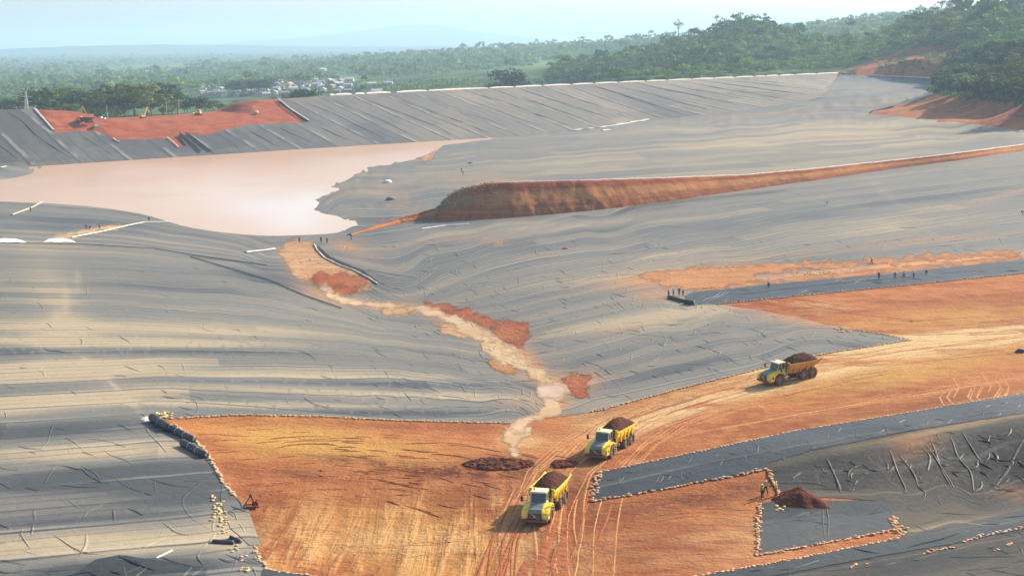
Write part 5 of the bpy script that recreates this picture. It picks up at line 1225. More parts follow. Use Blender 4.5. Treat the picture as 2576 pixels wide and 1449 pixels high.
# rolls of liner and pipes
ROLLM = flat('liner_roll_black', (.028, .028, .032), .5, .5, dirt=(.09, .08, .07), ds=.8); COREM = flat('roll_core', (.45, .36, .22), .8)
def roll(p1, p2, rad, lab, name='liner_roll', bands=2, mat=None, cat='liner roll', hollow=True):
    a, b = U1(*p1), U1(*p2); d = b-a; L = d.length; o = empty(name, (a+b)/2+Vector((0, 0, rad))); o.rotation_euler = d.to_track_quat('X', 'Z').to_euler()
    bm = bmesh.new(); cyl(bm, (-L/2, 0, 0), (L/2, 0, 0), rad, n=20); bmesh.ops.subdivide_edges(bm, edges=[e for e in bm.edges if abs(e.verts[0].co.x-e.verts[1].co.x) > .5], cuts=10)
    for v in bm.verts: v.co += v.co.normalized()*0; v.co.z += .05*rad*mnoise.noise(v.co*1.7); v.co.y += .05*rad*mnoise.noise(v.co*1.3+Vector((5, 0, 0)))
    bm_obj('sheet', bm, mat or ROLLM, o, True)
    if hollow:
        for s_ in (-1, 1): bm = bmesh.new(); cyl(bm, (s_*(L/2-.05), 0, 0), (s_*(L/2+.08), 0, 0), rad*.32, n=14); bm_obj('core', bm, COREM, o)
    for k in range(bands):
        x = -L/2+L*(k+1)/(bands+1); bm = bmesh.new(); cyl(bm, (x-.05, 0, 0), (x+.05, 0, 0), rad*1.03, n=20, caps=False); bm_obj('strap', bm, WHITEW, o)
    return tag(o, lab, cat)
roll((384,1060),(426,1087),.62, 'fat black liner roll nearest the yellow sandbag heap', bands=1)
roll((428,1084),(487,1114),.50, 'longest black liner roll in the middle of the three by the cut')
roll((460,1122),(518,1154),.52, 'lowest of the three black liner rolls at the left edge of the cut')
roll((534,1366),(588,1369),.24, 'thin black roll lying level near the dusty flap', bands=0)
roll((580,1355),(606,1367),.22, 'short thin black roll lying askew beside the level one', bands=0)
roll((392,1406),(433,1386),.10, 'white pipe lying on the left liner near the bottom edge', 'plastic_pipe', 0, WHITEW, 'pipe', False)
roll((1682,751),(1722,762),.40, 'half-unrolled dusty liner roll at the feet of the four workers', bands=0)
roll((1722,765),(1746,768),.5, 'short liner roll at the pointed end of the dark new strip', bands=0, mat=STRIP)
o = sheet('fabric_heap', [(355,1054),(362,1049),(374,1048),(384,1052),(380,1058),(364,1060)], WHITEW, .05, 3, 2, 3, .4, 71, dome=.8); tag(o, 'small white crumpled fabric at the end of the fat black roll', 'fabric heap')
# soil heaps
HEAPM = dirt_mat('heap_soil', (.115, .035, .022), (.165, .052, .030), (.075, .024, .016), (.5, .5, .5))
def heap(name, cx_, cy_, L, W, Hh, yaw, lab, seed, rough=.4, mat=None, peaks=3, z0=-.1, loc=None):
    r = np.random.default_rng(seed); n_ = 44; u = np.linspace(-1, 1, n_); X_, Y_ = np.meshgrid(u, u); rad = np.sqrt(X_**2+Y_**2)
    z = np.clip(1-rad, 0, 1)**.85
    for k in range(peaks*4): a, b = r.uniform(-.6, .6, 2); z += r.uniform(-.12, .2)*np.exp(-((X_-a)**2+(Y_-b)**2)/.05)*np.clip(1-rad, 0, 1)
    z += rough*.25*r.normal(0, 1, z.shape)*np.clip(1.02-rad, 0, .5)*.4
    ang = np.arctan2(Y_, X_); edge = 1+.12*np.sin(ang*3+seed)+.07*np.sin(ang*7+seed*2)
    c_, s_ = math.cos(yaw), math.sin(yaw); p = loc if loc is not None else U1(cx_, cy_)
    xx = X_*edge*L/2; yy = Y_*edge*W/2; wx = p[0]+xx*c_-yy*s_; wy = p[1]+xx*s_+yy*c_
    base = T(wx.ravel(), wy.ravel()).reshape(wx.shape) if loc is None else p[2]
    Z_ = np.where(rad > 1, base-.25, base+z0+z*Hh)
    V_ = np.stack([wx, wy, Z_], -1).reshape(-1, 3); i = (np.arange(n_-1)[:, None]*n_+np.arange(n_-1)).ravel(); Q_ = np.stack([i, i+1, i+1+n_, i+n_], -1)
    keep = (rad.ravel()[Q_].min(1) < 1.0); V_ = V_-np.array(p)
    o = mesh_np(name, V_, Q_[keep], mat or HEAPM); o.location = p
    return tag(o, lab, 'soil heap')
heap('soil_heap', 2012, 1262, 7.4, 5.2, 1.9, .1, 'dark red-brown soil heap dumped on the liner beside the three workers', 3)
def clod_field(px, py, rx, ry, n, lab, seed):
    bm = bmesh.new(); r = random.Random(seed); p0 = U1(px, py)
    for i in range(n):
        a = r.uniform(0, 6.28); q = math.sqrt(r.random()); p = U1(px+rx*q*math.cos(a), py+ry*q*math.sin(a)); s = r.uniform(.15, .75)*(1.1-q*.6)
        res = bmesh.ops.create_icosphere(bm, subdivisions=2, radius=s)
        for v in res['verts']: k = 1+.6*mnoise.noise(v.co*2.2+Vector((i*3.3, seed, 0))); v.co = Vector((v.co.x*k*1.5, v.co.y*k, v.co.z*k*.7))+(p-p0)+Vector((0, 0, s*.1))
    o = bm_obj('mud_mound', bm, HEAPM); o.location = p0; return tag(o, lab, 'mud mound')
clod_field(1255, 1168, 85, 15, 330, 'churned dark mud mound at the end of the little stream behind the front truck', 5)
clod_field(1420, 1168, 30, 10, 40, 'small churned mud ridge in front of the middle truck', 6)
# gravel on the nose of the bank and stray stones
GRAV = flat('grey_gravel', (.34, .25, .15), .9, .1, dirt=(.20, .12, .07), ds=1.)
bm = bmesh.new()
for i in range(520):
    a = random.randint(int(330*4.1/22), int(330*7.4/22)); j = random.randint(6, NRW); p = Vector(BV[a*nb+j])+Vector((random.uniform(-.8, .8), random.uniform(-.8, .8), random.uniform(-.1, .25))); s = random.uniform(.12, .36)
    res = bmesh.ops.create_icosphere(bm, subdivisions=1, radius=s)
    for v in res['verts']: v.co = v.co*(1+.3*mnoise.noise(v.co*3+Vector((i, 0, 0))))+p
tag(bm_obj('gravel', bm, GRAV), kind='stuff')
bm = rock_mesh(1.5, 3, .6); o = bm_obj('boulder', bm, WHITE, smooth=True); o.location = UD([644], [287])[0]; tag(o, 'pale boulder on the red shoulder of the gap in the dam', 'boulder')
def small_heap(px, py, s, mat, lab, seed=1):
    bm = rock_mesh(s, seed, .55); o = bm_obj('debris_heap', bm, mat, smooth=True); o.location = U1(px, py)+Vector((0, 0, s*.1)); tag(o, lab, 'debris heap')
small_heap(1422, 627, .8, flat('red_clod', (.36, .09, .05), .9), 'red clod lying alone on the liner right of the stream', 4)
small_heap(975, 460, 2., WHITEW, 'little white and dark heap on the liner just right of the pond', 5)
small_heap(983, 503, 2., flat('grey_heap', (.16, .18, .19), .8), 'dark grey heap on the liner nearer than the white one, right of the pond', 6)
small_heap(1183, 412, 1.3, flat('brown_bundle', (.22, .10, .05), .9), 'brown bundle on the far liner above the two distant workers', 7)
small_heap(2570, 886, 1., ROLLM, 'dark lump at the right edge of the haul road', 8)
# ------------------------------------------------------------------ trucks
YEL = flat('truck_yellow', (.86, .60, .03), .4, .45, dirt=(.66, .40, .08), ds=.9); YELD = flat('truck_yellow_dusty', (.60, .30, .055), .6, .3, dirt=(.42, .16, .05), ds=.7)
GREYP = flat('truck_grey', (.16, .19, .19), .5, .4, dirt=(.24, .20, .15), ds=1.2); DARKP = flat('truck_dark', (.045, .045, .048), .6, .3, dirt=(.16, .085, .045), ds=1.1)
CREAMP = flat('cab_cream', (.72, .64, .40), .45, .4, dirt=(.58, .42, .22), ds=1.); RUB = flat('tyre_rubber', (.12, .085, .065), .9, .15, dirt=(.30, .175, .115), ds=1.5)
RIMM = flat('rim', (.34, .25, .17), .7, .3, dirt=(.24, .13, .075), ds=2); GLS = flat('cab_glass', (.02, .03, .035), .08, .7, dirt=(.05, .05, .045)); LAMP = flat('lamp_glass', (.75, .74, .68), .15, .6); SILV = flat('badge_metal', (.55, .56, .56), .3, .5, .8)
BUMP = flat('bumper_red_dust', (.28, .10, .055), .8, .2)
def revolve(bm, prof, n=32, x0=0.):
    """profile (x along the axle, radius) turned about X"""
    rings = []
    for k in range(n):
        a = 2*PI*k/n; rings.append([bm.verts.new((x0+x, r*math.cos(a), r*math.sin(a))) for x, r in prof])
    for k in range(n):
        A_, B_ = rings[k], rings[(k+1) % n]
        for i in range(len(prof)-1):
            if prof[i][1] < 1e-4 and prof[i+1][1] < 1e-4: continue
            bm.faces.new((A_[i], A_[i+1], B_[i+1], B_[i]))
    bmesh.ops.remove_doubles(bm, verts=bm.verts, dist=1e-4); bmesh.ops.recalc_face_normals(bm, faces=bm.faces)
def wheel(parent, x, y, R=.93, w=.74):
    s = 1 if x > 0 else -1
    bm = bmesh.new(); h = w/2
    revolve(bm, [(-h, R*.58), (-h*1.02, R*.80), (-h*.86, R*.94), (-h*.5, R), (h*.5, R), (h*.86, R*.94), (h*1.02, R*.80), (h, R*.58), (h*.7, R*.56)], 36)
    for k in range(24):
        a = 2*PI*k/24
        for sg in (-1, 1):
            q = bmesh.ops.create_cube(bm, size=1)['verts']; bmesh.ops.scale(bm, vec=(h*.85, .10, .07), verts=q)
            bmesh.ops.rotate(bm, verts=q, cent=(0, 0, 0), matrix=Matrix.Rotation(sg*.5, 3, 'Z')); bmesh.ops.translate(bm, vec=(sg*h*.45, 0, R+.005), verts=q)
            bmesh.ops.rotate(bm, verts=q, cent=(0, 0, 0), matrix=Matrix.Rotation(a+sg*.07, 3, 'X'))
    t_ = bm_obj('wheel', bm, RUB, parent); t_.location = (x, y, R)
    bm = bmesh.new(); revolve(bm, [(s*h*.75, R*.585), (s*h*.80, R*.52), (s*h*.25, R*.44), (s*h*.2, R*.24), (s*h*.62, R*.2), (s*h*.64, 0.0)], 24)
    for k in range(10):
        a = 2*PI*k/10; cyl(bm, (s*h*.2, R*.34*math.cos(a), R*.34*math.sin(a)), (s*h*.32, R*.34*math.cos(a), R*.34*math.sin(a)), .025, n=6)
    bm_obj('rim', bm, RIMM, t_)
    return t_
def arch(cy, cz, R, a0, a1, n=9): return [(cy+R*math.cos(a0+(a1-a0)*k/n), cz+R*math.sin(a0+(a1-a0)*k/n)) for k in range(n+1)]
def make_truck(bedmat, ladder=True, artic=0.):
    root = empty('dump_truck'); piv = Matrix.Translation((0, 1.35, 0)) @ Matrix.Rotation(artic, 4, 'Z') @ Matrix.Translation((0, -1.35, 0))
    fr = []
    def fpart(name, bm, mat, parent=root, smooth=False):
        if parent is root: bmesh.ops.transform(bm, matrix=piv, verts=bm.verts)
        return bm_obj(name, bm, mat, parent, smooth)
    # tractor: bonnet, side skirts with wheel arches
    bm = bmesh.new(); prism(bm, [(2.9, 1.2), (5.35, 1.02), (5.5, 1.35), (5.42, 1.80), (5.15, 2.06), (4.2, 2.28), (2.95, 2.42)], -1.02, 1.02)
    bmesh.ops.bevel(bm, geom=[e for e in bm.edges if e.calc_face_angle(0) > .5], offset=.09, segments=2, affect='EDGES'); fpart('bonnet', bm, YEL, smooth=False)
    bm = bmesh.new(); prism(bm, [(2.93, 2.43), (4.2, 2.29), (5.12, 2.07), (5.40, 1.80), (5.44, 1.83), (5.15, 2.12), (4.2, 2.34), (2.93, 2.48)], -.78, .78); fpart('bonnet_top', bm, GREYP)
    bm = bmesh.new(); bx(bm, -.82, .82, 5.40, 5.54, 1.08, 1.76, .03); g = fpart('grille', bm, DARKP)
    if True:
        bm = bmesh.new()
        for k in range(5): bx(bm, -.76, .76, 5.54, 5.57, 1.14+k*.125, 1.18+k*.125)
        bmesh.ops.transform(bm, matrix=piv, verts=bm.verts); bm_obj('grille_bar', bm, GREYP, g)
        bm = bmesh.new(); q = bx(bm, -.62, .62, 5.57, 5.60, -.035, .035); bmesh.ops.rotate(bm, verts=bm.verts, cent=(0, 5.58, 0), matrix=Matrix.Rotation(-.62, 3, 'Y')); bmesh.ops.translate(bm, verts=bm.verts, vec=(0, 0, 1.42))
        cyl(bm, (0, 5.57, 1.42), (0, 5.62, 1.42), .13, n=20); bmesh.ops.transform(bm, matrix=piv, verts=bm.verts); bm_obj('badge', bm, SILV, g)
    for s in (-1, 1):
        bm = bmesh.new()
        prof = [(5.38, .92), (5.48, 1.30), (5.30, 1.78), (4.75, 2.02), (4.0, 2.16), (2.75, 2.20), (2.12, 2.05), (2.05, 1.72), (2.16, 1.60)]+arch(3.25, .95, 1.12, PI*.80, PI*.06)+[(4.42, .88)]
        x0, x1 = (1.0, 1.62) if s > 0 else (-1.62, -1.0); prism(bm, prof, x0, x1)
        bmesh.ops.bevel(bm, geom=[e for e in bm.edges if abs(abs(e.verts[0].co.x)-1.62) < .01 and abs(abs(e.verts[1].co.x)-1.62) < .01 and len(e.link_faces) == 2 and e.calc_face_angle(0) > .6], offset=.10, segments=2, affect='EDGES')
        sk = fpart('fender', bm, YEL)
        bm = bmesh.new(); prism(bm, [(4.55, 1.30), (4.98, 1.32), (4.92, 1.66), (4.62, 1.72)], s*1.60, s*1.645); bmesh.ops.transform(bm, matrix=piv, verts=bm.verts); bm_obj('side_grille', bm, DARKP, sk)
        bm = bmesh.new(); bx(bm, s*1.06-.15, s*1.06+.15, 5.36, 5.53, 1.22, 1.50, .03)
        if s > 0: bmesh.ops.translate(bm, verts=bm.verts, vec=(.13, -.03, 0))
        else: bmesh.ops.translate(bm, verts=bm.verts, vec=(-.13, -.03, 0))
        fpart('headlight', bm, LAMP)
        bm = bmesh.new(); cyl(bm, (s*1.3, 3.0, 2.45), (s*1.95, 3.35, 2.55), .035, n=6); cyl(bm, (s*1.95, 3.35, 2.3), (s*1.95, 3.35, 3.15), .035, n=6); cyl(bm, (s*1.0, 3.15, 3.2), (s*1.95, 3.35, 3.12), .03, n=6); mi = fpart('mirror_arm', bm, DARKP)
        bm = bmesh.new(); bx(bm, s*1.97-.15, s*1.97+.15, 3.30, 3.40, 2.42, 3.02, .03); bmesh.ops.transform(bm, matrix=piv, verts=bm.verts); bm_obj('mirror', bm, DARKP, mi)
        bm = bmesh.new()
        for z in (.75, 1.1, 1.45, 1.8): bx(bm, s*1.45-.2, s*1.45+.2, 1.75, 2.0, z, z+.05)
        cyl(bm, (s*1.62, 1.75, .7), (s*1.62, 1.75, 2.6), .03, n=6); cyl(bm, (s*1.25, 1.75, .7), (s*1.25, 1.75, 2.6), .03, n=6); fpart('ladder', bm, CREAMP)
    bm = bmesh.new(); bx(bm, -1.5, 1.5, 5.18, 5.62, .70, 1.0, .06); fpart('bumper', bm, BUMP)
    bm = bmesh.new(); bx(bm, -1.0, 1.0, 2.0, 5.1, .75, 1.3, .05); fpart('front_frame', bm, DARKP)
    # cab
    bm = bmesh.new(); prism(bm, [(1.62, 1.75), (3.2, 1.75), (3.2, 2.42), (1.62, 2.50)], -.98, .98); bmesh.ops.bevel(bm, geom=[e for e in bm.edges if e.calc_face_angle(0) > .5], offset=.05, segments=2, affect='EDGES'); cab = fpart('cab', bm, CREAMP)
    def cpart(nm, bm, m_): bmesh.ops.transform(bm, matrix=piv, verts=bm.verts); return bm_obj(nm, bm, m_, cab)
    bm = bmesh.new(); prism(bm, [(1.68, 2.48), (3.16, 2.40), (2.86, 3.40), (1.68, 3.40)], -.92, .92); cpart('window', bm, GLS)
    bm = bmesh.new()
    for s in (-1, 1):
        for (y0, z0), (y1, z1) in (((3.19, 2.38), (2.88, 3.42)), ((2.40, 2.42), (2.36, 3.42)), ((1.66, 2.45), (1.66, 3.42))): cyl(bm, (s*.93, y0, z0), (s*.93, y1, z1), .055, n=6)
    cpart('pillar', bm, CREAMP)
    bm = bmesh.new(); bx(bm, -1.0, 1.0, 1.5, 3.12, 3.38, 3.60, .09); cpart('roof', bm, CREAMP)
    bm = bmesh.new(); bx(bm, .98, 1.01, 1.75, 2.3, 1.8, 2.4, .01); cpart('door', bm, YEL)
    bm = bmesh.new(); cyl(bm, (.62, 2.4, 3.6), (.62, 2.4, 3.82), .10, n=10); cpart('beacon', bm, flat('beacon', (.7, .25, .03), .3))
    bm = bmesh.new(); cyl(bm, (-1.15, 1.55, 1.9), (-1.15, 1.55, 3.5), .12, n=10); cyl(bm, (-1.15, 1.55, 3.45), (-1.15, 1.35, 3.7), .11, n=10); fpart('exhaust', bm, DARKP)
    bm = bmesh.new(); bx(bm, -.9, .9, 1.15, 1.6, 1.35, 2.3, .05); fpart('engine_bay', bm, DARKP)
    for s in (-1, 1):
        w = wheel(root, s*1.27, 3.25); v = piv @ Vector(w.location); w.location = v; w.rotation_euler = (0, 0, artic)
    # rear frame and axles
    bm = bmesh.new(); bx(bm, -.5, .5, -5.0, 1.9, .95, 1.42, .04); cyl(bm, (0, 1.35, .7), (0, 1.35, 1.6), .32, n=14)
    for y in (-1.95, -3.9): cyl(bm, (-1.2, y, .93), (1.2, y, .93), .2, n=10)
    for s in (-1, 1): bx(bm, s*.78-.12, s*.78+.12, -4.4, -1.4, .85, 1.12, .03)
    bm_obj('rear_frame', bm, DARKP, root)
    for s in (-1, 1):
        bm = bmesh.new(); cyl(bm, (s*.72, -.9, 1.2), (s*.86, .75, 1.9), .10, n=8); cyl(bm, (s*.86, .75, 1.9), (s*.9, 1.1, 2.2), .06, n=8); bm_obj('hoist_ram', bm, SILV, root)
        for y in (-1.95, -3.9): wheel(root, s*1.27, y)
    # dump body: tapered hopper with a rising tail, thick walls and rails
    bm = bmesh.new()
    st_ = [(1.25, 1.70, 3.12, .95), (.9, 1.50, 3.16, 1.15), (-1.0, 1.46, 3.06, 1.25), (-3.2, 1.50, 2.98, 1.28), (-4.6, 2.05, 2.98, 1.34), (-5.75, 2.72, 3.16, 1.42)]
    R_ = []
    for y, zb, zt, wb in st_:
        wt_ = 1.66; zi = zb+.12; R_.append([bm.verts.new(c) for c in ((-wt_, y, zt), (-wt_*.985, y, zb+(zt-zb)*.62), (-wb, y, zb), (wb, y, zb), (wt_*.985, y, zb+(zt-zb)*.62), (wt_, y, zt), (wt_-.1, y, zt), (wb-.05, y, zi), (-wb+.05, y, zi), (-wt_+.1, y, zt))])
    for a, b in zip(R_, R_[1:]):
        for k in range(10): bm.faces.new((a[k], a[(k+1) % 10], b[(k+1) % 10], b[k]))
    bm.faces.new(R_[0]); bm.faces.new(R_[-1][::-1]); bmesh.ops.recalc_face_normals(bm, faces=bm.faces); bmesh.ops.triangulate(bm, faces=[f for f in bm.faces if len(f.verts) > 4])
    db = bm_obj('dump_body', bm, bedmat, root)
    for s in (-1, 1):
        bm = bmesh.new(); pr = [(y, zt) for y, _, zt, _ in st_]
        prism(bm, [(y, z-.14) for y, z in pr]+[(y, z+.04) for y, z in pr[::-1]], s*1.60 if s > 0 else -1.75, 1.75 if s > 0 else -1.60); bm_obj('rail', bm, bedmat, db)
        for y in (.2, -1.1, -2.4, -3.7):
            bm = bmesh.new(); prism(bm, [(y-.1, 1.66), (y+.1, 1.66), (y+.1, 2.95), (y-.1, 2.95)], s*1.30 if s > 0 else -1.72, 1.72 if s > 0 else -1.30); bm_obj('rib', bm, bedmat, db)
    bm = bmesh.new(); bx(bm, -1.6, 1.6, 1.08, 1.30, 3.05, 3.42, .03); prism(bm, [(1.15, 1.75), (1.32, 1.75), (1.36, 3.1), (1.2, 3.1)], -1.45, 1.45); bm_obj('headboard', bm, bedmat, db)
    return root
def set_on(o, front, rear, label, group=None, flen=7.15):
    """put wheel contacts of one side on two ground points; yaw and slope follow"""
    a, b = U1(*front), U1(*rear); d = a-b; yaw = math.atan2(d.y, d.x)-PI/2
    side = Vector((math.cos(yaw), math.sin(yaw), 0)); c = b + Vector((-math.sin(yaw), math.cos(yaw), 0))*3.9 + side*1.5
    z1 = float(T(np.array([c.x-math.sin(yaw)*3.2]), np.array([c.y+math.cos(yaw)*3.2]))[0]); z0 = float(T(np.array([c.x+math.sin(yaw)*3.2]), np.array([c.y-math.cos(yaw)*3.2]))[0])
    o.location = (c.x, c.y, (z0+z1)/2-.04); o.rotation_euler = (math.atan2(z1-z0, 6.4), 0, yaw)
    return tag(o, label, 'truck', group)
TRK = [(YELD, .0, (1957,970), (2045,950), 'dusty orange-yellow dump truck loaded with soil on the right, driving left along the haul road'),
       (YEL, .05, (1541,1149), (1589,1117), 'yellow loaded dump truck in the middle, turning downhill between the other two'),
       (YEL, .10, (1390,1303), (1423,1264), 'yellow loaded dump truck nearest the camera, seen almost head-on with its shadow at left')]
LOADM = dirt_mat('load_soil', (.075, .026, .018), (.105, .037, .023), (.05, .018, .013), (.8, .8, .8))
def load_heap(lab):
    nx, ny = 26, 44; V_ = []
    for j in range(ny):
        for i in range(nx):
            u = -1+2*i/(nx-1); v = -1+2*j/(ny-1); x = u*1.54; y = -2.15+v*3.15
            k = max(0, 1-abs(u)**1.7)*max(0, 1-abs(v*.98+.05)**2.2); z = 2.86+1.30*k**.75+.10*mnoise.noise(Vector((x*1.6, y*1.6, len(lab))))+.06*mnoise.noise(Vector((x*4, y*4, len(lab))))*(k > .02)
            if abs(u) > .99 or abs(v) > .99: z = 2.5
            V_.append((x, y, z))
    Q_ = [(j*nx+i, j*nx+i+1, (j+1)*nx+i+1, (j+1)*nx+i) for j in range(ny-1) for i in range(nx-1)]
    o = mesh_np('soil_load', np.array(V_), np.array(Q_), LOADM, smooth=False); return tag(o, lab, 'soil load')
for (bm_, ar, f_, r_, lab), ll in zip(TRK, ('dark soil load heaped in the truck on the right', 'dark soil load heaped in the middle truck', 'dark soil load heaped in the nearest truck')):
    o = make_truck(bm_, artic=ar); set_on(o, f_, r_, lab, 'loaded dump trucks')
    h = load_heap(ll); h.location = o.location; h.rotation_euler = o.rotation_euler; h['group'] = 'soil loads'

# ------------------------------------------------------------------ machines on the dam
TRACK = flat('track_steel', (.07, .06, .055), .7, .3, dirt=(.24, .08, .045)); MYEL = flat('machine_yellow', (.78, .50, .10), .5, .4, dirt=(.62, .34, .14), ds=.8)
def tracks(root, L, gap, w, h):
    for s in (-1, 1):
        bm = bmesh.new(); prism(bm, [(-L/2+h*.5, 0), (L/2-h*.5, 0), (L/2, h*.35), (L/2, h*.65), (L/2-h*.5, h), (-L/2+h*.5, h), (-L/2, h*.65), (-L/2, h*.35)], s*gap-w/2, s*gap+w/2); bm_obj('track', bm, TRACK, root)
def make_excavator():
    root = empty('excavator'); tracks(root, 4.4, 1.2, .6, 1.0)
    bm = bmesh.new(); bx(bm, -1.35, 1.35, -2.4, 1.4, 1.1, 2.2, .12); bx(bm, -1.3, 1.3, -2.9, -2.2, 1.15, 2.4, .15); b = bm_obj('body', bm, MYEL, root)
    bm = bmesh.new(); bx(bm, -1.35, -.35, .2, 1.8, 1.4, 3.1, .08); c = bm_obj('cab', bm, MYEL, root); bm = bmesh.new(); bx(bm, -1.38, -.32, .4, 1.83, 2.1, 2.9, .03); bm_obj('window', bm, GLS, c)
    bm = bmesh.new(); prism(bm, [(1.2, 1.6), (1.6, 1.5), (3.4, 5.2), (4.6, 8.3), (4.2, 8.5), (2.7, 5.5)], .0, .5); bm_obj('boom', bm, MYEL, root)
    bm = bmesh.new(); prism(bm, [(4.1, 8.7), (4.7, 8.4), (6.2, 3.8), (5.8, 3.6)], .05, .45); bm_obj('stick', bm, MYEL, root)
    bm = bmesh.new(); prism(bm, [(5.6, 3.8), (6.4, 3.8), (6.5, 2.7), (5.6, 2.4), (5.1, 2.9)], -.5, 1.0); bm_obj('bucket', bm, TRACK, root)
    return root
def make_dozer():
    root = empty('bulldozer'); tracks(root, 4.0, 1.15, .6, 1.2)
    bm = bmesh.new(); bx(bm, -.9, .9, -1.9, 2.1, .9, 2.1, .1); bm_obj('body', bm, MYEL, root)
    bm = bmesh.new(); bx(bm, -.85, .85, -1.5, .2, 2.1, 3.2, .08); c = bm_obj('cab', bm, MYEL, root); bm = bmesh.new(); bx(bm, -.88, .88, -1.35, .05, 2.35, 3.0, .03); bm_obj('window', bm, GLS, c)
    bm = bmesh.new(); prism(bm, [(2.7, .1), (2.95, .15), (2.85, .8), (3.05, 1.5), (2.85, 1.5), (2.62, .8)], -1.9, 1.9); bm_obj('blade', bm, MYEL, root)
    for s in (-1, 1): bm = bmesh.new(); cyl(bm, (s*1.6, .5, .6), (s*1.6, 2.75, .6), .12, n=6); bm_obj('push_arm', bm, MYEL, root)
    return root
WHITEP = flat('white_paint', (.80, .80, .78), .35, .5, dirt=(.60, .48, .38))
def make_pickup(paint=WHITEP):
    root = empty('pickup_truck'); bm = bmesh.new(); prism(bm, [(-2.6, .5), (2.6, .5), (2.65, .95), (2.4, 1.15), (-2.6, 1.15)], -.92, .92); bmesh.ops.bevel(bm, geom=bm.edges[:], offset=.06, segments=2, affect='EDGES'); bm_obj('body', bm, paint, root)
    bm = bmesh.new(); prism(bm, [(-.7, 1.14), (1.45, 1.14), (.8, 1.80), (-.55, 1.80)], -.86, .86); c = bm_obj('cab', bm, paint, root)
    bm = bmesh.new(); prism(bm, [(-.6, 1.2), (1.30, 1.2), (.78, 1.72), (-.5, 1.72)], -.88, .88); bm_obj('window', bm, GLS, c)
    bm = bmesh.new(); bx(bm, -.8, .8, -2.5, -.8, 1.10, 1.17); bm_obj('load_bed', bm, DARKP, root)
    for s in (-1, 1):
        for y in (-1.65, 1.65):
            bm = bmesh.new(); cyl(bm, (s*.72, y, .38), (s*.95, y, .38), .38, n=16); bm_obj('wheel', bm, RUB, root)
        bm = bmesh.new(); bx(bm, s*.68-.18, s*.68+.18, 2.55, 2.67, .8, .98, .02); bm_obj('headlight', bm, LAMP, root)
    return root
def on_dam(o, px, py, yaw, lab, cat, z=.0, s=1., grp=None):
    p = UD([px], [py])[0]; o.location = (p[0], p[1], p[2]+z-.25); o.rotation_euler = (0, 0, yaw); o.scale = (s, s, s); return tag(o, lab, cat, grp)
def top_dam(px):
    """point on the dam crest road"""
    d = rays(np.array(float(px)), np.array(250.)); o_ = crestA[:2]+nrm*4.2; t_ = (o_@nrm)/(d[:2]@nrm); p = np.array([0, 0, 60.])+d*t_
    s = (p[:2]-crestA[:2])@cd_; return Vector((p[0], p[1], float(np.interp(s, stn, hz_))+.3))
o = make_excavator(); o.location = top_dam(357); o.rotation_euler = (0, 0, -.6); o.scale = (.75, .75, .75); tag(o, 'yellow excavator with raised boom working on the lowered dam crest', 'excavator')
o = make_dozer(); o.location = top_dam(497); o.rotation_euler = (0, 0, 1.2); tag(o, 'yellow bulldozer on the lowered dam crest right of the excavator', 'bulldozer')
o = make_pickup(); o.location = top_dam(251); o.rotation_euler = (0, 0, 1.4); tag(o, 'white pickup on the lowered dam crest left of the excavator', 'pickup truck')
o = make_truck(flat('far_truck_bed', (.20, .055, .035), .8, .2)); on_dam(o, 212, 313, 1.25, 'dark red dump truck parked on the red slope at the left end of the gap', 'truck', 0)
o = make_pickup(); on_dam(o, 241, 324, .5, 'white pickup at the foot of the dark red truck in the gap', 'pickup truck')
o = make_excavator(); o.location = top_dam(222); o.rotation_euler = (0, 0, 2.2); o.scale = (.8, .8, .8); tag(o, 'orange excavator at the left shoulder of the gap', 'excavator')
for px, lab in ((2128, 'white pickup parked at the right end of the dam crest'), (2117, 'dusty pickup left of the white one at the right end of the dam crest')):
    o = make_pickup(WHITEP if px == 2128 else flat('dusty_paint', (.55, .40, .32), .6)); p = U1(px, 186); o.location = p+Vector((0, 0, .1)); o.rotation_euler = (0, 0, 1.3); tag(o, lab, 'pickup truck')

# ------------------------------------------------------------------ rusty rig at the edge of the cut
RUST = flat('rusty_red', (.20, .045, .025), .8, .3, dirt=(.09, .03, .02), ds=3); RUSTL = flat('rust_light', (.46, .17, .11), .8, .2)
rg = empty('tripod_rig'); bm = bmesh.new()
for x0, x1, y0, y1 in ((-.8, .8, -.55, -.45), (-.8, .8, .45, .55), (-.8, -.7, -.5, .5), (.7, .8, -.5, .5)): bx(bm, x0, x1, y0, y1, .15, .28)
bm_obj('base_frame', bm, RUST, rg)
for a, b in (((-.95, -.3, 0), (-.05, 0, 1.35)), ((.55, -.5, .25), (.05, 0, 1.35)), ((.35, .6, .25), (0, .05, 1.35))): bm = bmesh.new(); cyl(bm, a, b, .055, n=8); bm_obj('leg', bm, RUST, rg)
bm = bmesh.new(); cyl(bm, (-.14, 0, 1.32), (.14, 0, 1.42), .16, n=12); bm_obj('hub', bm, RUST, rg)
bm = bmesh.new(); cyl(bm, (.05, 0, 1.4), (-.12, .05, 2.15), .09, .05, n=8); bm_obj('mast', bm, RUSTL, rg)
bm = bmesh.new(); bx(bm, .1, .75, -.35, .3, .28, .72, .06); bm_obj('engine', bm, RUST, rg); bm = bmesh.new(); cyl(bm, (.55, -.1, .6), (.72, -.2, 1.05), .09, n=8); bm_obj('handle', bm, RUSTL, rg)
rg.scale = (1.1, 1.1, 1.1); tag(place(rg, 632, 1277, .2), 'rusty red tripod rig with tilted mast standing at the left edge of the cut', 'rig')

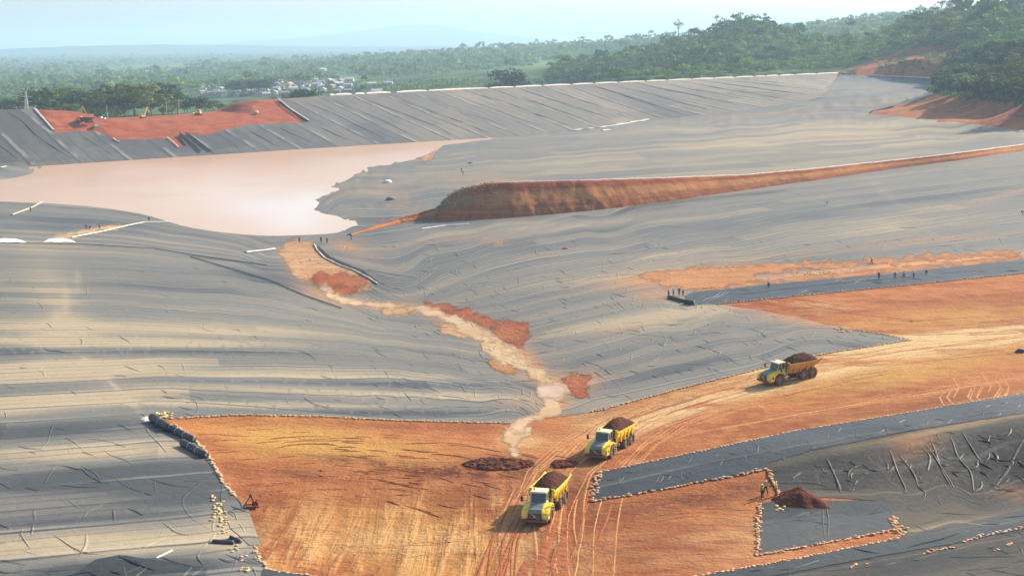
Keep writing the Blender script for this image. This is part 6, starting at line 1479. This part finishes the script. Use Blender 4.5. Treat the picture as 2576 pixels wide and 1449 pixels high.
# ------------------------------------------------------------------ people
SKIN = flat('skin', (.075, .040, .024), .6, .3, ds=6)
CL = {k: flat('cloth_'+k, c, .85, .1, ds=5) for k, c in dict(navy=(.03, .04, .07), dark=(.035, .035, .038), grey=(.22, .22, .21), pale=(.62, .60, .55), yellow=(.66, .62, .10), olive=(.30, .29, .10), white=(.72, .71, .68), brown=(.12, .07, .04), orange=(.62, .20, .05)).items()}
HATW = flat('helmet_white', (.82, .80, .74), .35, .5, ds=6); HATY = flat('helmet_yellow', (.75, .55, .08), .35, .5, ds=6)
def skin_mesh(nodes, edges, rad, root, sub=1):
    me = bpy.data.meshes.new('tmp'); names = list(nodes); ix = {n_: i for i, n_ in enumerate(names)}
    me.from_pydata([nodes[n_] for n_ in names], [(ix[a], ix[b]) for a, b in edges], []); o = bpy.data.objects.new('tmp', me); col.objects.link(o)
    m = o.modifiers.new('s', 'SKIN'); m.use_smooth_shade = True
    for i, n_ in enumerate(names): me.skin_vertices[0].data[i].radius = rad[n_] if isinstance(rad[n_], tuple) else (rad[n_], rad[n_])
    me.skin_vertices[0].data[ix[root]].use_root = True
    if sub: o.modifiers.new('b', 'SUBSURF').levels = sub; o.modifiers['b'].render_levels = sub
    dg = bpy.context.evaluated_depsgraph_get(); r = bpy.data.meshes.new_from_object(o.evaluated_get(dg)); bpy.data.objects.remove(o); return r
V3 = Vector
def pose(kind):
    J = dict(pelvis=V3((0, 0, .95)), spine=V3((0, .01, 1.18)), chest=V3((0, 0, 1.38)), neck=V3((0, .01, 1.50)), head=V3((0, .03, 1.60)), crown=V3((0, .02, 1.71)))
    lim = {}
    for s, n_ in ((-1, 'l'), (1, 'r')):
        lim[n_] = dict(sh=V3((s*.185, 0, 1.42)), el=V3((s*.25, -.02, 1.15)), wr=V3((s*.24, .08, .91)), hip=V3((s*.095, 0, .92)), kn=V3((s*.105, .02, .50)), an=V3((s*.115, -.03, .09)), toe=V3((s*.13, .14, .04)))
    if kind == 'walk':
        for s, n_ in ((-1, 'l'), (1, 'r')):
            L = lim[n_]; L['kn'] += V3((0, s*.13+.05, 0)); L['an'] += V3((0, s*.26-.02, .02 if s < 0 else 0)); L['toe'] += V3((0, s*.26, .0)); L['el'] += V3((0, -s*.10, 0)); L['wr'] += V3((0, -s*.20+.02, .04))
    if kind == 'hold':
        for n_ in 'lr': s = -1 if n_ == 'l' else 1; lim[n_]['el'] = V3((s*.24, .08, 1.14)); lim[n_]['wr'] = V3((s*.12, .30, 1.08))
    if kind == 'wide':
        for s, n_ in ((-1, 'l'), (1, 'r')): L = lim[n_]; L['kn'] += V3((s*.09, 0, 0)); L['an'] += V3((s*.16, 0, 0)); L['toe'] += V3((s*.18, 0, 0)); L['el'] += V3((s*.08, -.03, .02)); L['wr'] = V3((s*.20, .04, 1.0))
    if kind in ('bend', 'crouch'):
        drop = 0 if kind == 'bend' else -.42; ang = -1.15 if kind == 'bend' else -.75; R_ = Matrix.Rotation(ang, 3, 'X'); pv_ = J['pelvis'].copy()
        for k in J: J[k] = R_ @ (J[k]-pv_)+pv_+V3((0, -.12, drop))
        for s, n_ in ((-1, 'l'), (1, 'r')):
            L = lim[n_]; L['sh'] = R_ @ (L['sh']-pv_)+pv_+V3((0, -.12, drop)); L['hip'] += V3((0, -.12, drop))
            L['el'] = L['sh']+V3((s*.05, .06, -.26)); L['wr'] = L['el']+V3((-s*.03, .10, -.22))
            if kind == 'crouch': L['kn'] = V3((s*.17, .28, .50)); L['an'] = V3((s*.13, -.02, .09)); L['toe'] = V3((s*.15, .16, .04))
            else: L['kn'] += V3((0, .04, 0))
            L['wr'].z = max(L['wr'].z, .25)
    return J, lim
def make_person(kind, shirt, trousers, hat=HATW, vest=None, sleeve=True):
    J, lim = pose(kind); N = dict(J); E = [('pelvis', 'spine'), ('spine', 'chest'), ('chest', 'neck'), ('neck', 'head'), ('head', 'crown')]
    R_ = dict(pelvis=(.135, .10), spine=(.125, .09), chest=(.155, .10), neck=.055, head=(.078, .095), crown=(.06, .07))
    for n_ in 'lr':
        L = lim[n_]; s = -1 if n_ == 'l' else 1
        for k in L: N[n_+k] = L[k]
        E += [('chest', n_+'sh'), (n_+'sh', n_+'el'), (n_+'el', n_+'wr'), ('pelvis', n_+'hip'), (n_+'hip', n_+'kn'), (n_+'kn', n_+'an'), (n_+'an', n_+'toe')]
        R_.update({n_+'sh': .062, n_+'el': .043, n_+'wr': .028, n_+'hip': .092, n_+'kn': .058, n_+'an': .042, n_+'toe': .035})
        d = (L['wr']-L['el']).normalized(); sd_ = V3((0, 1, 0)) if abs(d.z) > .6 else V3((1, 0, 0)); pm = L['wr']+d*.085; N[n_+'pm'] = pm; R_[n_+'pm'] = (.038, .020); E.append((n_+'wr', n_+'pm'))
        inw = V3((-s, 0, 0)) if abs(d.z) > .6 else V3((0, 0, -1))
        for q, ln in zip((-.03, -.01, .01, .03), (.068, .080, .076, .058)):
            a = pm+sd_*q+d*.028; b = a+d*ln*.55+inw*.006; c = b+d*ln*.4+inw*.022
            for nm, v, rr_ in (('a', a, .0098), ('b', b, .009), ('c', c, .0075)): N[f'{n_}{q}{nm}'] = v; R_[f'{n_}{q}{nm}'] = rr_
            E += [(n_+'pm', f'{n_}{q}a'), (f'{n_}{q}a', f'{n_}{q}b'), (f'{n_}{q}b', f'{n_}{q}c')]
        a = L['wr']+d*.035+sd_*.034; b = a+sd_*.022+d*.03+inw*.01; c = b+d*.03+inw*.012
        for nm, v, rr_ in (('ta', a, .012), ('tb', b, .010), ('tc', c, .0085)): N[n_+nm] = v; R_[n_+nm] = rr_
        E += [(n_+'wr', n_+'ta'), (n_+'ta', n_+'tb'), (n_+'tb', n_+'tc')]
    root = empty('person'); me = skin_mesh(N, E, R_, 'pelvis'); bm = bmesh.new(); bm.from_mesh(me)
    hd = J['head']; upv = (J['crown']-J['head']).normalized(); fwv = V3((0, 1, 0)); fwv = (fwv-upv*fwv.dot(upv)).normalized()
    if fwv.length < .5: fwv = V3((0, 0, -1))
    sdv = fwv.cross(upv)
    def ball(c, r, sc_=(1, 1, 1)):
        q = bmesh.ops.create_uvsphere(bm, u_segments=8, v_segments=6, radius=r)['verts']
        for v in q: v.co = sdv*v.co.x*sc_[0]+fwv*v.co.y*sc_[1]+upv*v.co.z*sc_[2]+c
    ball(hd+fwv*.095-upv*.005, .018, (.8, 1.2, 1.3)); ball(hd+fwv*.088-upv*.05, .022, (1.3, .6, .5))
    for s in (-1, 1): ball(hd+fwv*.086+upv*.022+sdv*s*.032, .012); ball(hd+sdv*s*.08, .026, (.4, .7, 1.2))
    body = bm_obj('body', bm, SKIN, root, True)
    def garment(name, keys, edges, grow, mat, rt_):
        nn = {k: N[k] for k in keys}; rr_ = {k: (tuple(x+grow for x in R_[k]) if isinstance(R_[k], tuple) else R_[k]+grow) for k in keys}
        m_ = skin_mesh(nn, edges, rr_, rt_); m_.materials.append(mat); o = bpy.data.objects.new(name, m_); link(o, root)
        for p_ in m_.polygons: p_.use_smooth = True
    N['waist'] = N['pelvis']+(N['spine']-N['pelvis'])*.2; R_['waist'] = R_['pelvis']
    sk = ['waist', 'spine', 'chest', 'neckb'] ; N['neckb'] = N['chest']+(N['neck']-N['chest'])*.6; R_['neckb'] = .06
    se = [('waist', 'spine'), ('spine', 'chest'), ('chest', 'neckb')]
    for n_ in 'lr':
        N[n_+'cuff'] = N[n_+'el']+(N[n_+'wr']-N[n_+'el'])*(.85 if sleeve else .0); R_[n_+'cuff'] = .034 if sleeve else .043
        sk += [n_+'sh', n_+'cuff']; se += [('chest', n_+'sh')]
        if sleeve: sk.append(n_+'el'); se += [(n_+'sh', n_+'el'), (n_+'el', n_+'cuff')]
        else: se += [(n_+'sh', n_+'cuff')]
    garment('shirt', sk, se, .018, CL[shirt], 'waist')
    tk_, te = ['pelvis', 'waist'], [('pelvis', 'waist')]
    for n_ in 'lr':
        N[n_+'hem'] = N[n_+'kn']+(N[n_+'an']-N[n_+'kn'])*.93; R_[n_+'hem'] = .048
        tk_ += [n_+'hip', n_+'kn', n_+'hem']; te += [('pelvis', n_+'hip'), (n_+'hip', n_+'kn'), (n_+'kn', n_+'hem')]
    garment('trousers', tk_, te, .020, CL[trousers], 'pelvis')
    if vest:
        sk = ['waist', 'spine', 'chest', 'neckb']; garment('vest', sk, [('waist', 'spine'), ('spine', 'chest'), ('chest', 'neckb')], .036, CL[vest], 'waist')
    for n_ in 'lr':
        m_ = bmesh.new(); q = bmesh.ops.create_cube(m_, size=1)['verts']; bmesh.ops.scale(m_, vec=(.10, .28, .10), verts=q); bmesh.ops.bevel(m_, geom=m_.edges[:], offset=.03, segments=2, affect='EDGES')
        bmesh.ops.translate(m_, verts=m_.verts, vec=(lim[n_]['an']+lim[n_]['toe'])/2+V3((0, 0, -.012))); bm_obj('boot', m_, DARKP, root)
    if hat:
        bm = bmesh.new(); bmesh.ops.create_uvsphere(bm, u_segments=14, v_segments=10, radius=.122); bmesh.ops.delete(bm, geom=[v for v in bm.verts if v.co.z < -.01], context='VERTS')
        q = bmesh.ops.create_circle(bm, cap_ends=True, segments=14, radius=.15)['verts']; bmesh.ops.translate(bm, verts=q, vec=(0, .02, 0))
        Mh = Matrix((sdv, fwv, upv)).transposed().to_4x4(); Mh.translation = hd+upv*.055; bmesh.ops.transform(bm, matrix=Mh, verts=bm.verts); bm_obj('helmet', bm, hat, root, True)
    return root
PPL = [ # pixel of the feet, pose, shirt, trousers, helmet, vest, yaw, label
(1917,1254,'stand','olive','dark',HATW,'yellow',.4,'person in yellow vest and white helmet, leftmost of the three by the soil heap',None),
(1926,1245,'wide','olive','dark',HATW,'yellow',-.5,'broad-standing person in yellow vest, middle of the three by the soil heap',None),
(1952,1247,'stand','yellow','brown',HATW,'yellow',1.2,'person in bright yellow-green clothes standing right at the sandbag row',None),
(1682,746.5,'stand','pale','dark',HATW,None,-2.6,'person in pale shirt, leftmost of the four at the half-unrolled roll',None),
(1694,746,'hold','pale','navy',HATW,None,-2.9,'person in pale shirt, second from left of the four at the roll',None),
(1708.5,744,'stand','navy','dark',HATW,None,2.8,'dark-shirted person, third from left of the four at the roll',None),
(1718,745,'stand','white','dark',HATW,None,-3,'person in white shirt, rightmost of the four at the roll',None),
(2210.5,703.4,'stand','dark','dark',HATW,None,.3,'dark-clothed person in white helmet, leftmost on the dark strip',None),
(2251,703,'wide','grey','dark',None,None,.2,'broad-standing person in grey shirt, second from left on the dark strip',None),
(2273.5,700,'hold','pale','navy',HATW,None,-.4,'person with dark bag at the hip, third from left on the dark strip',None),
(2298.5,699,'stand','white','brown',HATW,None,.6,'person in white shirt, rightmost of those standing on the dark strip',None),
(2332,690.5,'crouch','dark','dark',None,None,1.4,'crouching dark-clothed person at the right end of the group on the strip',None),
(2192,666,'walk','brown','dark',HATW,'white',-1.2,'person carrying a white bundle across the dusty band above the strip',None),
(2081,515,'bend','white','dark',HATW,None,1.3,'lone bending person in white on the middle of the right-hand liner',None),
(2573,541,'bend','dark','navy',HATW,None,1.5,'bending person cut by the right edge of the picture',None),
(1935,722,'crouch','dark','dark',None,None,1.0,'small crouching figure on the left half of the dark strip',None),
(1161,433,'stand','navy','dark',None,None,.5,'dark figure, left one of the two distant people beyond the earth bank',None),
(1165,440,'walk','dark','dark',None,None,.9,'dark figure, nearer one of the two distant people beyond the earth bank',None),
(808,611,'stand','navy','dark',None,None,.2,'dark figure by the water, left of the two at the pond outlet',None),
(823,613,'stand','dark','dark',None,None,-.4,'dark figure by the water, right of the two at the pond outlet',None),
(884,604,'walk','dark','navy',None,None,1.1,'dark figure at the tip of the red spit right of the pond outlet',None),
(753,612,'stand','brown','brown',None,None,.2,'brown-clothed figure standing on top of the tan mud flat',None),
(77,533,'stand','navy','dark',None,None,.5,'lone figure near the short tan strip on the left bank',None),
(218,576,'bend','dark','dark',HATW,None,1.4,'bending figure with white helmet above the sandy strip',None),
(225,577,'crouch','dark','dark',None,None,-1.2,'crouching figure beside the bending one above the sandy strip',None),
(250,577,'stand','olive','dark',None,None,.1,'figure standing on the sandy strip right of the bending pair',None),
(375,559,'stand','dark','dark',None,None,.4,'single figure near the right tip of the white strip on the left bank',None)]
for px, py, kind, sh_, tr_, hat, vest, yaw, lab, g in PPL:
    o = make_person(kind, sh_, tr_, hat, vest); p = U1(px, py); o.location = p+Vector((0, 0, .08)); o.rotation_euler = (0, 0, yaw); o.scale = (1.02, 1.02, 1.02); tag(o, lab, 'person')
# the white bundle and the dark bag they carry
bm = bmesh.new(); bmesh.ops.create_icosphere(bm, subdivisions=2, radius=.3)
for v in bm.verts: v.co *= 1+.3*mnoise.noise(v.co*4)
o = bm_obj('bundle', bm, WHITEW, smooth=True); o.location = U1(2192, 666)+Vector((.3, -.1, 1.35)); tag(o, 'white bundle carried by the person above the dark strip', 'bundle')
